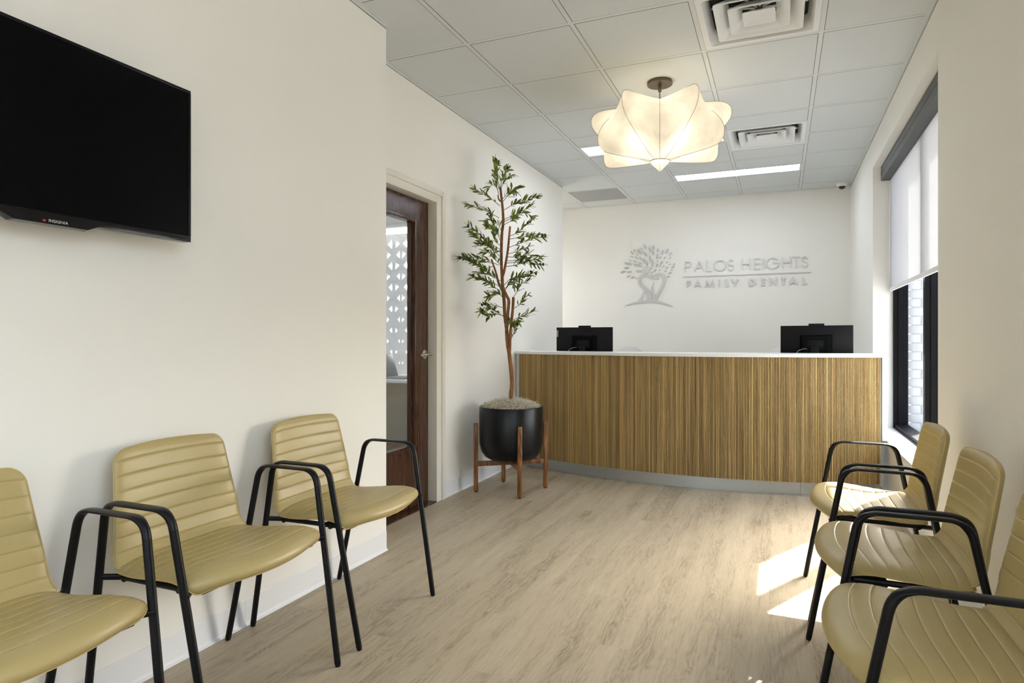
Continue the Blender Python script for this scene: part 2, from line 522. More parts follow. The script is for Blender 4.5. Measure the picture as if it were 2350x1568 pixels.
# ceiling: deck, grid bars and lay-in tiles
ceil = tag(box('ceiling', (-4.95, XR + .55, YF - .2, YB + .2, CZ + .12, CZ + .24), 'ceil'), kind='structure')
GX = [-3.0, -2.8390, -2.2294, -1.6198, -1.0102, -0.4006, 0.2090, XR]
GY = [-3.4] + [3.2102 + .6096 * k for k in range(-10, 8)] + [YB]
T2 = .012
tile_mesh = {}
def tile(x0, x1, y0, y1):
    x0 += T2 + .0022; x1 -= T2 + .0022; y0 += T2 + .0045; y1 -= T2 + .0006
    if x1 - x0 < .02 or y1 - y0 < .02: return
    key = (round(x1 - x0, 4), round(y1 - y0, 4))
    if key not in tile_mesh:
        w, h = (x1 - x0) / 2, (y1 - y0) / 2
        o = MB().box(-w, w, -h, h, .0012, .018).obj('tile', 'ceil', ceil)
        tile_mesh[key] = o.data
    else:
        o = link(bpy.data.objects.new('tile', tile_mesh[key]), ceil)
    o.location = ((x0 + x1) / 2, (y0 + y1) / 2, CZ)
def bar(x0, x1, y0, y1):
    """one inverted tee; the shadow line beside its flange is painted as dark strips"""
    m = MB().box(x0, x1, y0, y1, CZ, CZ + .004)
    o = m.obj('grid_bar', 'tee', ceil)
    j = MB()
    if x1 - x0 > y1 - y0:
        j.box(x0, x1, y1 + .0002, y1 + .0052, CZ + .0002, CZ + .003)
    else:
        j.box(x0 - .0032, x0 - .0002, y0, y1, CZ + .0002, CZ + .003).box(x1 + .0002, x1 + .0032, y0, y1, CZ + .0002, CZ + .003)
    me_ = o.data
    o2 = j.obj('painted_shadow_strip', 'painted_shadow', o)
def xmin_at(y):
    return XL if y < YC - .01 else (XD if y < YA - .01 else -3.0)
V1 = (-.4006, .2090, 3.2102, 3.8198)
V2 = (-.4006, .2090, 5.335, 5.945)
L1 = (-1.6198, -.4006, 5.335, 5.6486)
L2 = (-1.0102, .2090, 6.615, 6.8678)
GR = (-2.2294, -1.6198, 6.8678, 7.4774)
cuts = [V1, V2, L1, L2, GR]
for j in range(len(GY) - 1):
    y0, y1 = GY[j], GY[j + 1]
    ym = (y0 + y1) / 2
    if y1 < -2.9: continue
    for i in range(len(GX) - 1):
        x0, x1 = GX[i], GX[i + 1]
        segs = [(y0, y1)]
        for (a, b) in segs:
            lo = xmin_at(b)
            xa = max(x0, lo)
            if x1 - xa < .03: continue
            ys = [(a, b)]
            for (cx0, cx1, cy0, cy1) in cuts:
                if xa < cx1 - .01 and x1 > cx0 + .01:
                    ny = []
                    for (p, q) in ys:
                        if q <= cy0 + .005 or p >= cy1 - .005: ny.append((p, q)); continue
                        if cy0 - p > .03: ny.append((p, cy0))
                        if q - cy1 > .03: ny.append((cy1, q))
                    ys = ny
            for (p, q) in ys: tile(xa, x1, p, q)
            # cross tee at the row line
        lo = xmin_at(y0 - .05) if y0 > 0 else XL
        xa = max(x0, lo)
        if x1 - xa > .03 and j > 0:
            blocked = any(xa < c[1] - .01 and x1 > c[0] + .01 and c[2] + .03 < y0 < c[3] - .03 for c in cuts)
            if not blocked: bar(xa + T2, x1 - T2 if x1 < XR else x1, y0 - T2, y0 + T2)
for i in range(1, len(GX) - 1):
    x = GX[i]
    ys = -3.4 if x > XL else (YC if x > XD else YA)
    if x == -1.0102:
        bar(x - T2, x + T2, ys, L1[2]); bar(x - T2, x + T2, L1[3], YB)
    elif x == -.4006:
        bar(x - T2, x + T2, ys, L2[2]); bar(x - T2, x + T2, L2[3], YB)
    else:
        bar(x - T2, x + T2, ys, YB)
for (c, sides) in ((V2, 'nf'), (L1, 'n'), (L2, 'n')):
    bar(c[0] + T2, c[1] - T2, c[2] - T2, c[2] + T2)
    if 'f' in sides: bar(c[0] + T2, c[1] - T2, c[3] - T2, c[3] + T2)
# wall angle where the ceiling grid meets the walls (lip, and a thin dark strip painted as its shadow line)
def angle(n, a, b):
    (x0, y0), (x1, y1) = a, b
    nx, ny = (-(y1 - y0), x1 - x0); l = math.hypot(nx, ny); nx /= l; ny /= l
    m = MB()
    for (d, z0, z1) in ((.022, CZ - .001, CZ + .003), (.0025, CZ - .012, CZ + .003)):
        v = [(x0, y0, z0), (x1, y1, z0), (x1 + nx * d, y1 + ny * d, z0), (x0 + nx * d, y0 + ny * d, z0)]
        v += [(p[0], p[1], z1) for p in v]
        m.add(v, [(0, 1, 2, 3), (4, 7, 6, 5), (0, 4, 5, 1), (1, 5, 6, 2), (2, 6, 7, 3), (3, 7, 4, 0)])
    tag(m.obj('trim_%d' % n, 'tee'), kind='structure')
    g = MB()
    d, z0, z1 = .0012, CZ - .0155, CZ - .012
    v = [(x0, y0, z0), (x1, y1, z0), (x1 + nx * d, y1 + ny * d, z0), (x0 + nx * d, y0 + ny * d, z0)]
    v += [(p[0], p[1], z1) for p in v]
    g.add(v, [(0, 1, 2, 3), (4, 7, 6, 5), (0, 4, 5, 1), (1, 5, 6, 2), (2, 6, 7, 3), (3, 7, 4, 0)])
    tag(g.obj('trim_%d' % (n + 10), 'painted_shadow'), kind='structure')  # dark strip painted in as the shadow line below the angle
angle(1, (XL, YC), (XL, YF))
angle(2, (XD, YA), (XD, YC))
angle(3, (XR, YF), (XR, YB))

# cove base with its toe
def cove(name, a, b, joints=()):
    (x0, y0), (x1, y1) = a, b
    dx, dy = x1 - x0, y1 - y0; l = math.hypot(dx, dy); dx /= l; dy /= l
    nx, ny = -dy, dx
    prof = [(0, .102), (.0025, .1015), (.0032, .099), (.0032, .016), (.005, .007), (.013, .0006), (.013, 0), (0, 0)]
    root = tag(empty(name, (x0, y0, 0)), kind='structure')
    cuts_ = [0] + list(joints) + [l]
    for s0, s1 in zip(cuts_[:-1], cuts_[1:]):
        v = []; n = len(prof)
        for s in (s0 + .0005, s1 - .0005):
            for (d, z) in prof: v.append((dx * s + nx * d, dy * s + ny * d, z))
        f = [[i, (i + 1) % n, n + (i + 1) % n, n + i] for i in range(n)] + [list(range(n))[::-1], [n + i for i in range(n)]]
        mesh_obj('base_strip', v, f, 'base', root)
cove('baseboard_left', (XL, YC), (XL, YF), (0.97, 2.19, 3.41))
cove('baseboard_inner', (XD, YA), (XD, 3.935), (1.22,))
cove('baseboard_right', (XR, YF), (XR, 5.0), (1.2, 2.4, 3.6, 4.8, 6.0))

# ================================================================== WINDOW
win = tag(empty('window_1', (XG, (RY0 + RY1) / 2, RZ0)), kind='structure')
def wpart(name, b6, mat, parent=win, bevel=0):
    c = (b6[0] - XG, b6[1] - XG, b6[2] - (RY0 + RY1) / 2, b6[3] - (RY0 + RY1) / 2, b6[4] - RZ0, b6[5] - RZ0)
    return box(name, c, mat, parent, bevel)
fd = .10
wpart('jamb', (XG, XG + fd, RY1 - .05, RY1, RZ0, RZ1), 'winframe')
wpart('jamb', (XG, XG + fd, RY0, RY0 + .05, RZ0, RZ1), 'winframe')
wpart('head_rail', (XG, XG + fd, RY0 + .05, RY1 - .05, RZ1 - .05, RZ1), 'winframe')
wpart('sill_rail', (XG + .008, XG + fd, RY0 + .05, RY1 - .05, RZ0, RZ0 + .045), 'winframe')
wpart('sill_rail', (XG, XG + .03, RY0 + .05, RY1 - .05, RZ0, RZ0 + .022), 'winframe')
YM = 4.775
wpart('mullion', (XG, XG + fd, YM - .028, YM + .028, RZ0 + .045, RZ1 - .05), 'winframe')
for ya, yb in ((YM + .028, RY1 - .05), (RY0 + .05, YM - .028)):
    wpart('pane', (XG + .060, XG + .066, ya, yb, RZ0 + .045, RZ1 - .05), 'glass')
    for y in (ya, yb - .012):
        wpart('glazing_bead', (XG + .03, XG + .06, y, y + .012, RZ0 + .045, RZ1 - .05), 'winframe')
wpart('sill_board', (XR - .012, XG, RY0, RY1, RZ0 - .0, RZ0 + .012), 'white', bevel=.002)

w5 = tag(empty('fill_window_5', (XG, (SY0 + SY1) / 2, SZW)), kind='structure')  # out of view, added for daylight from the right
h5 = (SY1 - SY0) / 2
for b6 in ((0, fd, h5 - .05, h5, 0, RZ1 - SZW), (0, fd, -h5, -h5 + .05, 0, RZ1 - SZW), (0, fd, -.028, .028, .045, RZ1 - SZW - .05),
           (0, fd, -h5 + .05, h5 - .05, RZ1 - SZW - .05, RZ1 - SZW), (0, fd, -h5 + .05, h5 - .05, 0, .045)):
    box('window_frame', b6, 'winframe', w5)
for a_, b_ in ((.028, h5 - .05), (-h5 + .05, -.028)):
    box('pane', (.060, .066, a_, b_, .045, RZ1 - SZW - .05), 'glass', w5)
box('sill_board', (XR - .012 - XG, 0, -h5, h5, 0, .012), 'white', w5)

# roller shade half way down
sh = empty('roller_shade', (XG - .03, (RY0 + RY1) / 2, RZ1))
tag(sh, 'white roller shade lowered half way over the window by the desk', 'shade')
yh = (RY1 - RY0) / 2
m = MB().box(-.055, .022, -yh + .004, yh - .004, -.115, -.001)
m.obj('cassette', 'cassette', sh)
MB().box(-.057, -.055, -yh + .004, yh - .004, -.062, -.058).obj('cassette_lip', 'cassette', sh)
fz0, fz1 = 1.530 - RZ1, -.10
m = MB().box(.010, .0112, -yh + .015, yh - .015, fz0, fz1)
m.obj('fabric', 'blind', sh)
box('hem_bar', (.004, .017, -yh + .014, yh - .014, fz0 - .028, fz0 + .004), 'hem', sh, .003)

w4 = tag(empty('window_4', (-3.1, 7.2, .75)), kind='structure')
for b6 in ((-.05, .05, -.46, -.41, 0, 1.6), (-.05, .05, .41, .46, 0, 1.6), (-.05, .05, -.41, .41, 0, .05), (-.05, .05, -.41, .41, 1.55, 1.6)):
    box('window_frame', b6, 'winframe', w4)
box('pane', (-.004, .004, -.41, .41, .05, 1.55), 'glass', w4)

# ================================================================== OUTSIDE
ext = tag(MB().box(XR + .27, XR + .30, RY1, YB + .6, -.2, 3.4).box(XR + .27, XR + .30, YF, SY0, -.2, 3.4).box(XR + .27, XR + .30, SY1, RY0, -.2, 3.4).box(XR + .27, XR + .30, SY0, SY1, RZ1 + .02, 3.4).box(XR + .27, XR + .30, SY0, SY1, -.2, SZW - .02).
          box(XR + .27, XR + .30, RY0, RY1, RZ1 + .02, 3.4).box(XR + .27, XR + .30, RY0, RY1, -.2, RZ0 - .02).obj('wall_outside', 'mortar'), kind='structure')
# brick jamb of the opening, course by course, and the flat face beside it
BX0, BX1 = XG + fd + .004, 1.245
bm_full = MB().box(-.095, .095, -.05, .05, -.0315, .0315, b=.003).obj('brick', 'brick', ext, 30)
bm_half = MB().box(-.0435, .0435, -.05, .05, -.0315, .0315, b=.003).obj('brick', 'brick', ext, 30)
first = {0: bm_full, 1: bm_half}
used = {0: 0, 1: 0}
def brick(kind, x, y, z):
    if used[kind] == 0: o = first[kind]
    else: o = link(bpy.data.objects.new('brick', first[kind].data), ext)
    used[kind] += 1
    o.location = (x, y, z)
z = RZ0 - .05; r = 0
while z < RZ1 + .2:
    if r % 2 == 0:
        brick(0, BX0 + .095, RY1 + .045, z); brick(1, BX0 + .243, RY1 + .045, z)
    else:
        brick(1, BX0 + .0435, RY1 + .045, z); brick(0, BX0 + .192, RY1 + .045, z)
    z += .0715; r += 1
tag(box('wall_brick_core', (BX0, BX1 - .006, RY1 + .0005, RY1 + .25, -.2, 3.4), 'mortar'), kind='structure')
tag(box('wall_brick_return', (BX0, BX1 - .006, RY0 - .4, RY0 - .012, -.2, 3.4), 'brick'), kind='structure')
tag(box('wall_brick_lintel', (BX0, BX1 - .006, RY0 - .012, RY1 + .012, RZ1 + .30, 3.4), 'brick'), kind='structure')
tag(box('wall_brick_sill', (BX0, BX1 + .02, RY0 - .012, RY1 + .012, .1, RZ0 - .01), 'brick'), kind='structure')
tag(box('pavement', (-14, 22, -14, 30, -.35, -.2), 'pave'), kind='structure')

# ================================================================== DOOR
door = tag(empty('door_1', (XD, DY1, 0)), kind='structure')
def dp(name, b6, mat, parent=door, bevel=0):
    return box(name, (b6[0] - XD, b6[1] - XD, b6[2] - DY1, b6[3] - DY1, b6[4], b6[5]), mat, parent, bevel)
# frame: face trim proud of the wall, and the rebate behind it
fw = .05
dp('door_frame', (XD - .12, XD + .012, DY1 - .012, DY1 + .095, 0, DZ + .075), 'frame', bevel=.0025)
dp('door_frame', (XD - .12, XD + .012, DY0 - .095, DY0 + .012, 0, DZ + .075), 'frame', bevel=.0025)
dp('door_frame', (XD - .12, XD + .012, DY0 + .012, DY1 - .012, DZ - .012, DZ + .075), 'frame', bevel=.0025)
# a raised bead along the face trim
dp('frame_bead', (XD + .012, XD + .020, DY1 + .055, DY1 + .095, 0, DZ + .075), 'frame', bevel=.002)
dp('frame_bead', (XD + .012, XD + .020, DY0 - .01, DY1 + .055, DZ + .04, DZ + .075), 'frame', bevel=.002)
XDF = -2.225
lz0, lz1, ly1, ly0 = .40, 1.905, 3.660, 3.10
a0, a1 = DY0 + .014, DY1 - .015
for nm, b6 in (('lock_stile', (XDF - .044, XDF, ly1, a1, .012, DZ - .016)), ('hinge_stile', (XDF - .044, XDF, a0, ly0, .012, DZ - .016)),
               ('top_rail', (XDF - .044, XDF, ly0, ly1, lz1, DZ - .016)), ('bottom_rail', (XDF - .044, XDF, ly0, ly1, .012, lz0))):
    dp(nm, b6, 'door')
for b6 in ((XDF - .05, XDF + .006, ly1 - .016, ly1 + .006, lz0, lz1), (XDF - .05, XDF + .006, ly0 - .006, ly0 + .016, lz0, lz1),
           (XDF - .05, XDF + .006, ly0 + .016, ly1 - .016, lz1 - .016, lz1 + .006), (XDF - .05, XDF + .006, ly0 + .016, ly1 - .016, lz0 - .006, lz0 + .016)):
    dp('glazing_stop', b6, 'door', bevel=.003)
for b6 in ((XDF - .046, XDF - .018, ly1 - .034, ly1 - .016, lz0 + .016, lz1 - .016), (XDF - .046, XDF - .018, ly0 + .016, ly0 + .034, lz0 + .016, lz1 - .016)):
    dp('inner_stop', b6, 'door')
dp('pane', (XDF - .028, XDF - .022, ly0 + .016, ly1 - .016, lz0 + .016, lz1 - .016), 'glass')
lev = empty('lever_handle', (XDF - XD, 3.765 - DY1, 1.012), parent=door)
R = Matrix.Rotation(PI / 2, 4, 'Y')
o = MB().lathe([(.031, 0), (.031, .006), (.027, .010), (.012, .012), (.011, .050), (.0105, .058)], 28).obj('rose', 'nickel', lev, 35)
o.data.transform(R)
MB().tube(catmull([(.050, .012, 0), (.058, -.01, 0), (.060, -.06, .0), (.056, -.115, -.003)], 6), [(.011, .009)] * 19, 12).obj('lever', 'nickel', lev, 40)
MB().lathe([(.007, .012), (.007, .02), (.002, .022)], 14).obj('lock_button', 'nickel', lev, 35).data.transform(R)
dp('threshold', (XD - .12, XD + .01, DY0 + .012, DY1 - .012, 0, .008), 'door')

# ================================================================== OFFICE BEYOND THE DOOR
ot = empty('office_table', (-3.6, 5.55, 0))
tag(ot, 'white table against the office wall, seen through the door glass', 'table')
box('table_top', (-1.1, 1.2, -.36, .44, .695, .725), 'white', ot, .003)
for x in (-1.0, 1.1):
    box('leg', (x - .025, x + .025, -.30, -.25, 0, .695), 'white', ot)
    box('leg', (x - .025, x + .025, .36, .41, 0, .695), 'white', ot)
lp = empty('laptop', (-3.60, 5.46, .725), math.radians(4))
tag(lp, 'grey laptop standing open on the white office table behind the door glass', 'laptop')
MB().box(-.02, .235, -.17, .17, 0, .016, b=.004).obj('keyboard_base', 'laptop', lp, 30)
o = MB().box(-.004, .004, -.17, .17, 0, .235, b=.003).obj('screen_lid', 'laptop', lp, 30)
o.location = (-.02, 0, .012); o.rotation_euler = (0, math.radians(-17), 0)
# breeze-block screen with triangular cut-outs outside the office window
cu = bpy.data.curves.new('cut_panel', 'CURVE'); cu.dimensions = '2D'; cu.fill_mode = 'BOTH'; cu.extrude = .02
def spl(pts):
    s = cu.splines.new('POLY'); s.points.add(len(pts) - 1); s.use_cyclic_u = True
    for q, p in zip(s.points, pts): q.co = (p[0], p[1], 0, 1)
PX0, PX1, PZ0, PZ1 = -4.70, -3.775, -.20, 2.33
spl([(PX0, PZ0), (PX1, PZ0), (PX1, PZ1), (PX0, PZ1)])
# pairs of columns: right pointing / left pointing triangles that shrink downwards
zs = [2.215 - .1245 * i for i in range(12)]
for c in range(5):
    xc = -3.930 - .205 * c + .0
    for i, zt in enumerate(zs):
        k = max(.42, 1.0 - .055 * i)
        w, h = .062 * k, .062 * k
        if i % 2 == 0:
            spl([(xc, zt - h), (xc, zt + h), (xc - w, zt)])
            spl([(xc + .045, zt - h * .85), (xc + .045, zt + h * .85), (xc + .045 + w * .9, zt)])
        else:
            w *= .85; h *= .85
            spl([(xc - .072, zt - h), (xc - .072, zt + h), (xc - .072 + w, zt)])
            spl([(xc + .105, zt - h), (xc + .105, zt + h), (xc + .105 - w, zt)])
tmp = bpy.data.objects.new('tmp', cu); COL.objects.link(tmp)
dg = bpy.context.evaluated_depsgraph_get()
me = bpy.data.meshes.new_from_object(tmp.evaluated_get(dg))
bpy.data.objects.remove(tmp, do_unlink=True)
me.transform(Matrix.Translation((0, 6.30, 0)) @ Matrix.Rotation(PI / 2, 4, 'X'))
me.materials.clear(); me.materials.append(M['screenpanel'])
me.name = 'breeze_screen'
bs = link(bpy.data.objects.new('breeze_screen', me))
rebase(bs, -4.2, 6.30, -.20)
tag(bs, 'pale screen with rows of triangular cut-outs outside the office window', 'screen')
w2 = tag(empty('window_2', (-4.13, OY1 + .06, OZ0)), kind='structure')
for b6 in ((-.47, -.43, -.03, .03, 0, OZ1 - OZ0), (.43, .47, -.03, .03, 0, OZ1 - OZ0), (-.43, .43, -.03, .03, OZ1 - OZ0 - .04, OZ1 - OZ0), (-.43, .43, -.03, .03, 0, .04)):
    box('window_frame', b6, 'white', w2)
box('pane', (-.43, .43, -.003, .003, .04, OZ1 - OZ0 - .04), 'glass', w2)

# ================================================================== CEILING FIXTURES
def diffuser(name, c, label):
    x0, x1, y0, y1 = c
    cx, cy = (x0 + x1) / 2, (y0 + y1) / 2
    r = empty(name, (cx, cy, CZ))
    tag(r, label, 'air vent', 'louvred air vents in the ceiling')
    def sq(h, z, rc=.02, n=4):
        out = []
        for q in range(4):
            a0_ = q * PI / 2
            ccx, ccy = [(h - rc, h - rc), (-h + rc, h - rc), (-h + rc, -h + rc), (h - rc, -h + rc)][q]
            for i in range(n + 1):
                a = a0_ + PI / 2 * i / n
                out.append((ccx + rc * math.cos(a), ccy + rc * math.sin(a), z))
        return out
    def rings(rs):
        v = []; f = []; n = len(rs[0])
        for q in rs: v += q
        for i in range(len(rs) - 1):
            for j in range(n):
                f.append([i * n + j, i * n + (j + 1) % n, (i + 1) * n + (j + 1) % n, (i + 1) * n + j])
        return v, f
    w = .2915
    v, f = rings([sq(w, .018, .004), sq(w, .0, .004), sq(.262, .0, .02), sq(.255, .012, .03), sq(.236, .055, .03), sq(.236, .075, .03)])
    mesh_obj('outer_frame', v, f, 'vent', r, 40)
    for (a, b, zo) in ((.212, .146, -.002), (.146, .084, -.004)):
        v, f = rings([sq(b, zo + .052, .02), sq(a - .012, zo + .012, .02), sq(a, zo + .002, .02), sq(a, zo - .003, .02), sq(a - .008, zo - .003, .02), sq(b + .02, zo + .024, .02), sq(b - .003, zo + .05, .02), sq(b, zo + .052, .02)])
        mesh_obj('louvre_ring', v, f, 'vent', r, 40)
    v, f = rings([sq(.005, .010, .002), sq(.06, -.001, .012), sq(.078, -.006, .012), sq(.078, -.002, .012), sq(.02, .03, .008)])
    f.append(list(range(20))); f.append([80 + i for i in range(20)])
    mesh_obj('centre_plate', v, f, 'vent', r, 40)
    m = MB()
    for a in range(8):
        t = a * PI / 4 + .2
        m.tube([(.02 * math.cos(t), .02 * math.sin(t), .045), (.235 * math.cos(t), .235 * math.sin(t), .062)], .006, 6)
    m.obj('support_spokes', 'vent', r)
    box('duct_collar', (-.245, .245, -.245, .245, .075, .085), 'dark', r)
    return r
diffuser('air_vent', V1, 'large square louvred air vent in the ceiling, nearest at the top edge')
diffuser('air_vent', V2, 'smaller looking louvred air vent between the pendant lamp and the desk')

def strip(name, c, label, x_in=.018, y0=None, y1=None):
    x0, x1 = c[0] + x_in, c[1] - x_in
    r = empty(name, ((x0 + x1) / 2, (y0 + y1) / 2, CZ))
    tag(r, label, 'ceiling light')
    hx, hy = (x1 - x0) / 2, (y1 - y0) / 2
    X0, X1, Y0_, Y1_ = (c[0] + T2 + .0005 - (x0 + x1) / 2, c[1] - T2 - .0005 - (x0 + x1) / 2, (c[2] or y0 - .0125) + T2 + .0005 - (y0 + y1) / 2, (c[3] or y1 + .0125) - T2 - .0005 - (y0 + y1) / 2)
    MB().box(X0, X1, Y0_, -hy, 0, .014).box(X0, X1, hy, Y1_, 0, .014).box(X0, -hx, -hy, hy, 0, .014).box(hx, X1, -hy, hy, 0, .014).obj('housing', 'tee', r)
    MB().box(-hx, hx, -hy, hy, .006, .010).obj('diffuser', 'strip', r)
    box('top_cover', (-hx - .006, hx + .006, -hy - .006, hy + .006, .014, .016), 'tee', r)
    return r
strip('strip_light', L1, 'long lit strip light partly hidden by the pendant lamp', .03, L1[2] + .015, L1[3] - .045)
strip('strip_light', L2, 'long lit strip light in full view above the reception desk', .03, L2[2] + .015, L2[3] - .012)
strip('strip_light', (-1.0102, .2090, 0, 0), 'added unseen strip light over the aisle just behind the viewer', .03, -.36, -.12)  # unseen fixture added to brighten the near chairs and walls
strip('strip_light', (-1.0102, .2090, 0, 0), 'added unseen strip light farther behind the viewer, by the rear glazing', .03, -2.2, -1.96)  # another added fixture out of view, filling the near room
strip('strip_light', (-4.2, -2.98, 0, 0), 'added unseen strip light in the small office, nearer the table there', .03, 4.6, 4.84)  # unseen, added to brighten the office behind the door glass
strip('strip_light', (-4.2, -2.98, 0, 0), 'added unseen strip light in the small office, nearer its front wall', .03, 3.6, 3.84)  # second unseen fixture added for more light in the office
gr = empty('return_grille', ((GR[0] + GR[1]) / 2, (GR[2] + GR[3]) / 2, CZ))
tag(gr, 'flat grey perforated return air grille in the ceiling corner', 'air grille')
box('perforated_plate', (-.285, .285, -.285, .285, .0005, .004), 'grille', gr)
MB().box(-.2925, .2925, -.2925, -.285, 0, .012).box(-.2925, .2925, .285, .2925, 0, .012).box(-.2925, -.285, -.285, .285, 0, .012).box(.285, .2925, -.285, .285, 0, .012).obj('grille_frame', 'tee', gr)

cd = empty('dome_camera', (.615, 7.62, CZ))
tag(cd, 'small white dome camera on the ceiling above the back corner', 'camera')
MB().lathe([(.056, 0), (.056, -.012), (.050, -.026), (.038, -.034), (.034, -.034)], 28).obj('housing', 'white', cd, 35)
MB().lathe([(.034, -.030), (.032, -.045), (.024, -.056), (.010, -.062), (.001, -.063)], 24).obj('dome', 'camdome', cd, 60)

# pendant lamp: stretched cocoon shade over twelve wire ribs, tips alternately high and low
pl = empty('pendant_lamp', (-.71, 4.16, CZ))
tag(pl, 'glowing cream petal shaped pendant lamp hanging from the ceiling', 'pendant lamp')
MB().lathe([(.002, 0), (.079, 0), (.080, -.004), (.080, -.020), (.078, -.022), (.002, -.022)], 36).obj('canopy', 'bronze', pl, 30)
MB().lathe([(.002, -.020), (.011, -.022), (.011, -.062), (.009, -.066), (.0035, -.068), (.0035, -.120), (.008, -.124), (.008, -.17), (.002, -.172)], 16).obj('stem', 'bronze', pl, 30)
zb = 2.262 - CZ
low = [(.062, zb), (.14, zb + .004), (.26, zb + .012), (.355, zb + .022), (.41, zb + .040), (.434, zb + .088), (.424, zb + .148), (.38, zb + .215), (.295, zb + .285), (.20, zb + .328), (.10, zb + .350), (.02, zb + .356)]
high = [(.062, zb), (.13, zb + .026), (.22, zb + .080), (.31, zb + .135), (.385, zb + .188), (.427, zb + .238), (.440, zb + .285), (.426, zb + .325), (.38, zb + .350), (.28, zb + .358), (.14, zb + .358), (.02, zb + .356)]
def smooth_prof(p, n=5):
    return [(q.x, q.y) for q in catmull([(a, b, 0) for a, b in p], n)]
low_s, high_s = smooth_prof(low), smooth_prof(high)
ns = len(low_s); NR = 12; SUB = 8
cam_az = math.atan2(-4.16, .71)          # the low rib that faces into the room
th0 = cam_az
verts = []; faces = []
for i in range(NR):
    pa = low_s if i % 2 == 0 else high_s
    pb = high_s if i % 2 == 0 else low_s
    ta = th0 + 2 * PI * i / NR; tb = ta + 2 * PI / NR
    for j in range(SUB):
        t = j / SUB
        for q in range(ns):
            (r1, z1), (r2, z2) = pa[q], pb[q]
            A = Vector((r1 * math.cos(ta), r1 * math.sin(ta), z1)); B = Vector((r2 * math.cos(tb), r2 * math.sin(tb), z2))
            P = A.lerp(B, t)
            body = math.sin(PI * q / (ns - 1))
            sag = 1 - .06 * 4 * t * (1 - t) * body
            P.x *= sag; P.y *= sag
            verts.append(tuple(P))
n = NR * SUB
for i in range(n):
    for q in range(ns - 1):
        a = i * ns + q; b = ((i + 1) % n) * ns + q
        faces.append([a, b, b + 1, a + 1])
mesh_obj('shade', verts, faces, 'lampcloth', pl, 180)
for i in range(NR):
    p = low_s if i % 2 == 0 else high_s
    t = th0 + 2 * PI * i / NR
    pts = [((r + .0012) * math.cos(t), (r + .0012) * math.sin(t), z + (-.0012 if q < ns * .5 else .0012)) for q, (r, z) in enumerate(p)]
    MB().tube(pts, .0014, 5).obj('rib', 'rib', pl, 60)
MB().lathe([(.002, zb - .002), (.062, zb - .002), (.062, zb + .002), (.002, zb + .002)], 32).obj('bottom_diffuser', 'lampdisc', pl, 30)
MB().lathe([(.062, zb - .004), (.065, zb - .004), (.065, zb + .004), (.062, zb + .004), (.062, zb - .004)], 32, cap=False).obj('diffuser_ring', 'rib', pl, 30)
for i in range(5):
    a = .4 + i * 2 * PI / 5
    px, py, pz = .19 * math.cos(a), .19 * math.sin(a), zb + .175
    MB().lathe([(.001, -.03), (.018, -.024), (.026, 0), (.018, .024), (.001, .03)], 16).obj('bulb', 'bulb', pl, 80).location = (px, py, pz)
    lmp = bpy.data.lights.new('bulb_light', 'POINT')
    lmp.energy = LAMP_W / 5; lmp.color = (1.0, .93, .82); lmp.shadow_soft_size = .05
    link(bpy.data.objects.new('bulb_light', lmp), pl).location = (px, py, pz)

# ================================================================== RECEPTION DESK
DK = tag(empty('reception_desk', (-.62, 5.4, 0)), 'curved reception desk clad in thin oak slats with a white top', 'desk')
# arc of the slatted front
CX, RR, Y0f = -.60, 3.49, 4.885
def front(x, off=0.0):
    """point on the curved front at abscissa x, pushed back by off"""
    a = math.asin((x - CX) / RR)
    r = RR - off
    return Vector((CX + r * math.sin(a), Y0f + RR - r * math.cos(a), 0)), a
def arc_slab(name, xa, xb, o0, o1, z0, z1, mat, n=60, parent=DK):
    v = []; f = []
    for i in range(n + 1):
        x = xa + (xb - xa) * i / n
        p, a = front(x, o0); q, a = front(x, o1)
        for z in (z0, z1):
            v.append((p.x, p.y, z)); v.append((q.x, q.y, z))
    for i in range(n):
        b = i * 4
        f += [[b, b + 4, b + 6, b + 2], [b + 1, b + 3, b + 7, b + 5], [b + 2, b + 6, b + 7, b + 3], [b, b + 1, b + 5, b + 4]]
    f += [[0, 2, 3, 1], [n * 4, n * 4 + 1, n * 4 + 3, n * 4 + 2]]
    v = [(p[0] + .62, p[1] - 5.4, p[2]) for p in v]
    return mesh_obj(name, v, f, mat, parent, 20)
DX0, DX1 = -2.128, .655
SZ0, SZ1 = .098, .984
arc_slab('backing_panel', DX0, DX1, .0075, .03, SZ0, SZ1, 'backing')
arc_len = RR * (math.asin((DX1 - CX) / RR) - math.asin((DX0 - CX) / RR))
NS = 268
pitch = arc_len / NS
a_start = math.asin((DX0 - CX) / RR)
h2 = pitch * .5 * .66
slat = None
for i in range(NS):
    a = a_start + (i + .5) * pitch / RR
    px = CX + RR * math.sin(a); py = Y0f + RR - RR * math.cos(a)
    if slat is None:
        v = [(-h2, .009, 0), (-h2, .001, 0), (-h2 * .7, 0, 0), (h2 * .7, 0, 0), (h2, .001, 0), (h2, .009, 0)]
        v = [(p[0], p[1], 0) for p in v] + [(p[0], p[1], SZ1 - SZ0) for p in v]
        f = [[j, (j + 1) % 6, 6 + (j + 1) % 6, 6 + j] for j in range(6)] + [[5, 4, 3, 2, 1, 0], [6, 7, 8, 9, 10, 11]]
        o = mesh_obj('slat', v, f, 'oak', DK); slat = o.data
    else:
        o = link(bpy.data.objects.new('slat', slat), DK)
    o.location = (px + .62, py - 5.4, SZ0); o.rotation_euler = (0, 0, a)
# recessed metal plinth in three lengths
for xa, xb in ((-2.10, -1.30), (-1.298, .150), (.152, .64)):
    arc_slab('kick_plate', xa, xb, .055, .065, 0, .0975, 'steel', 30)
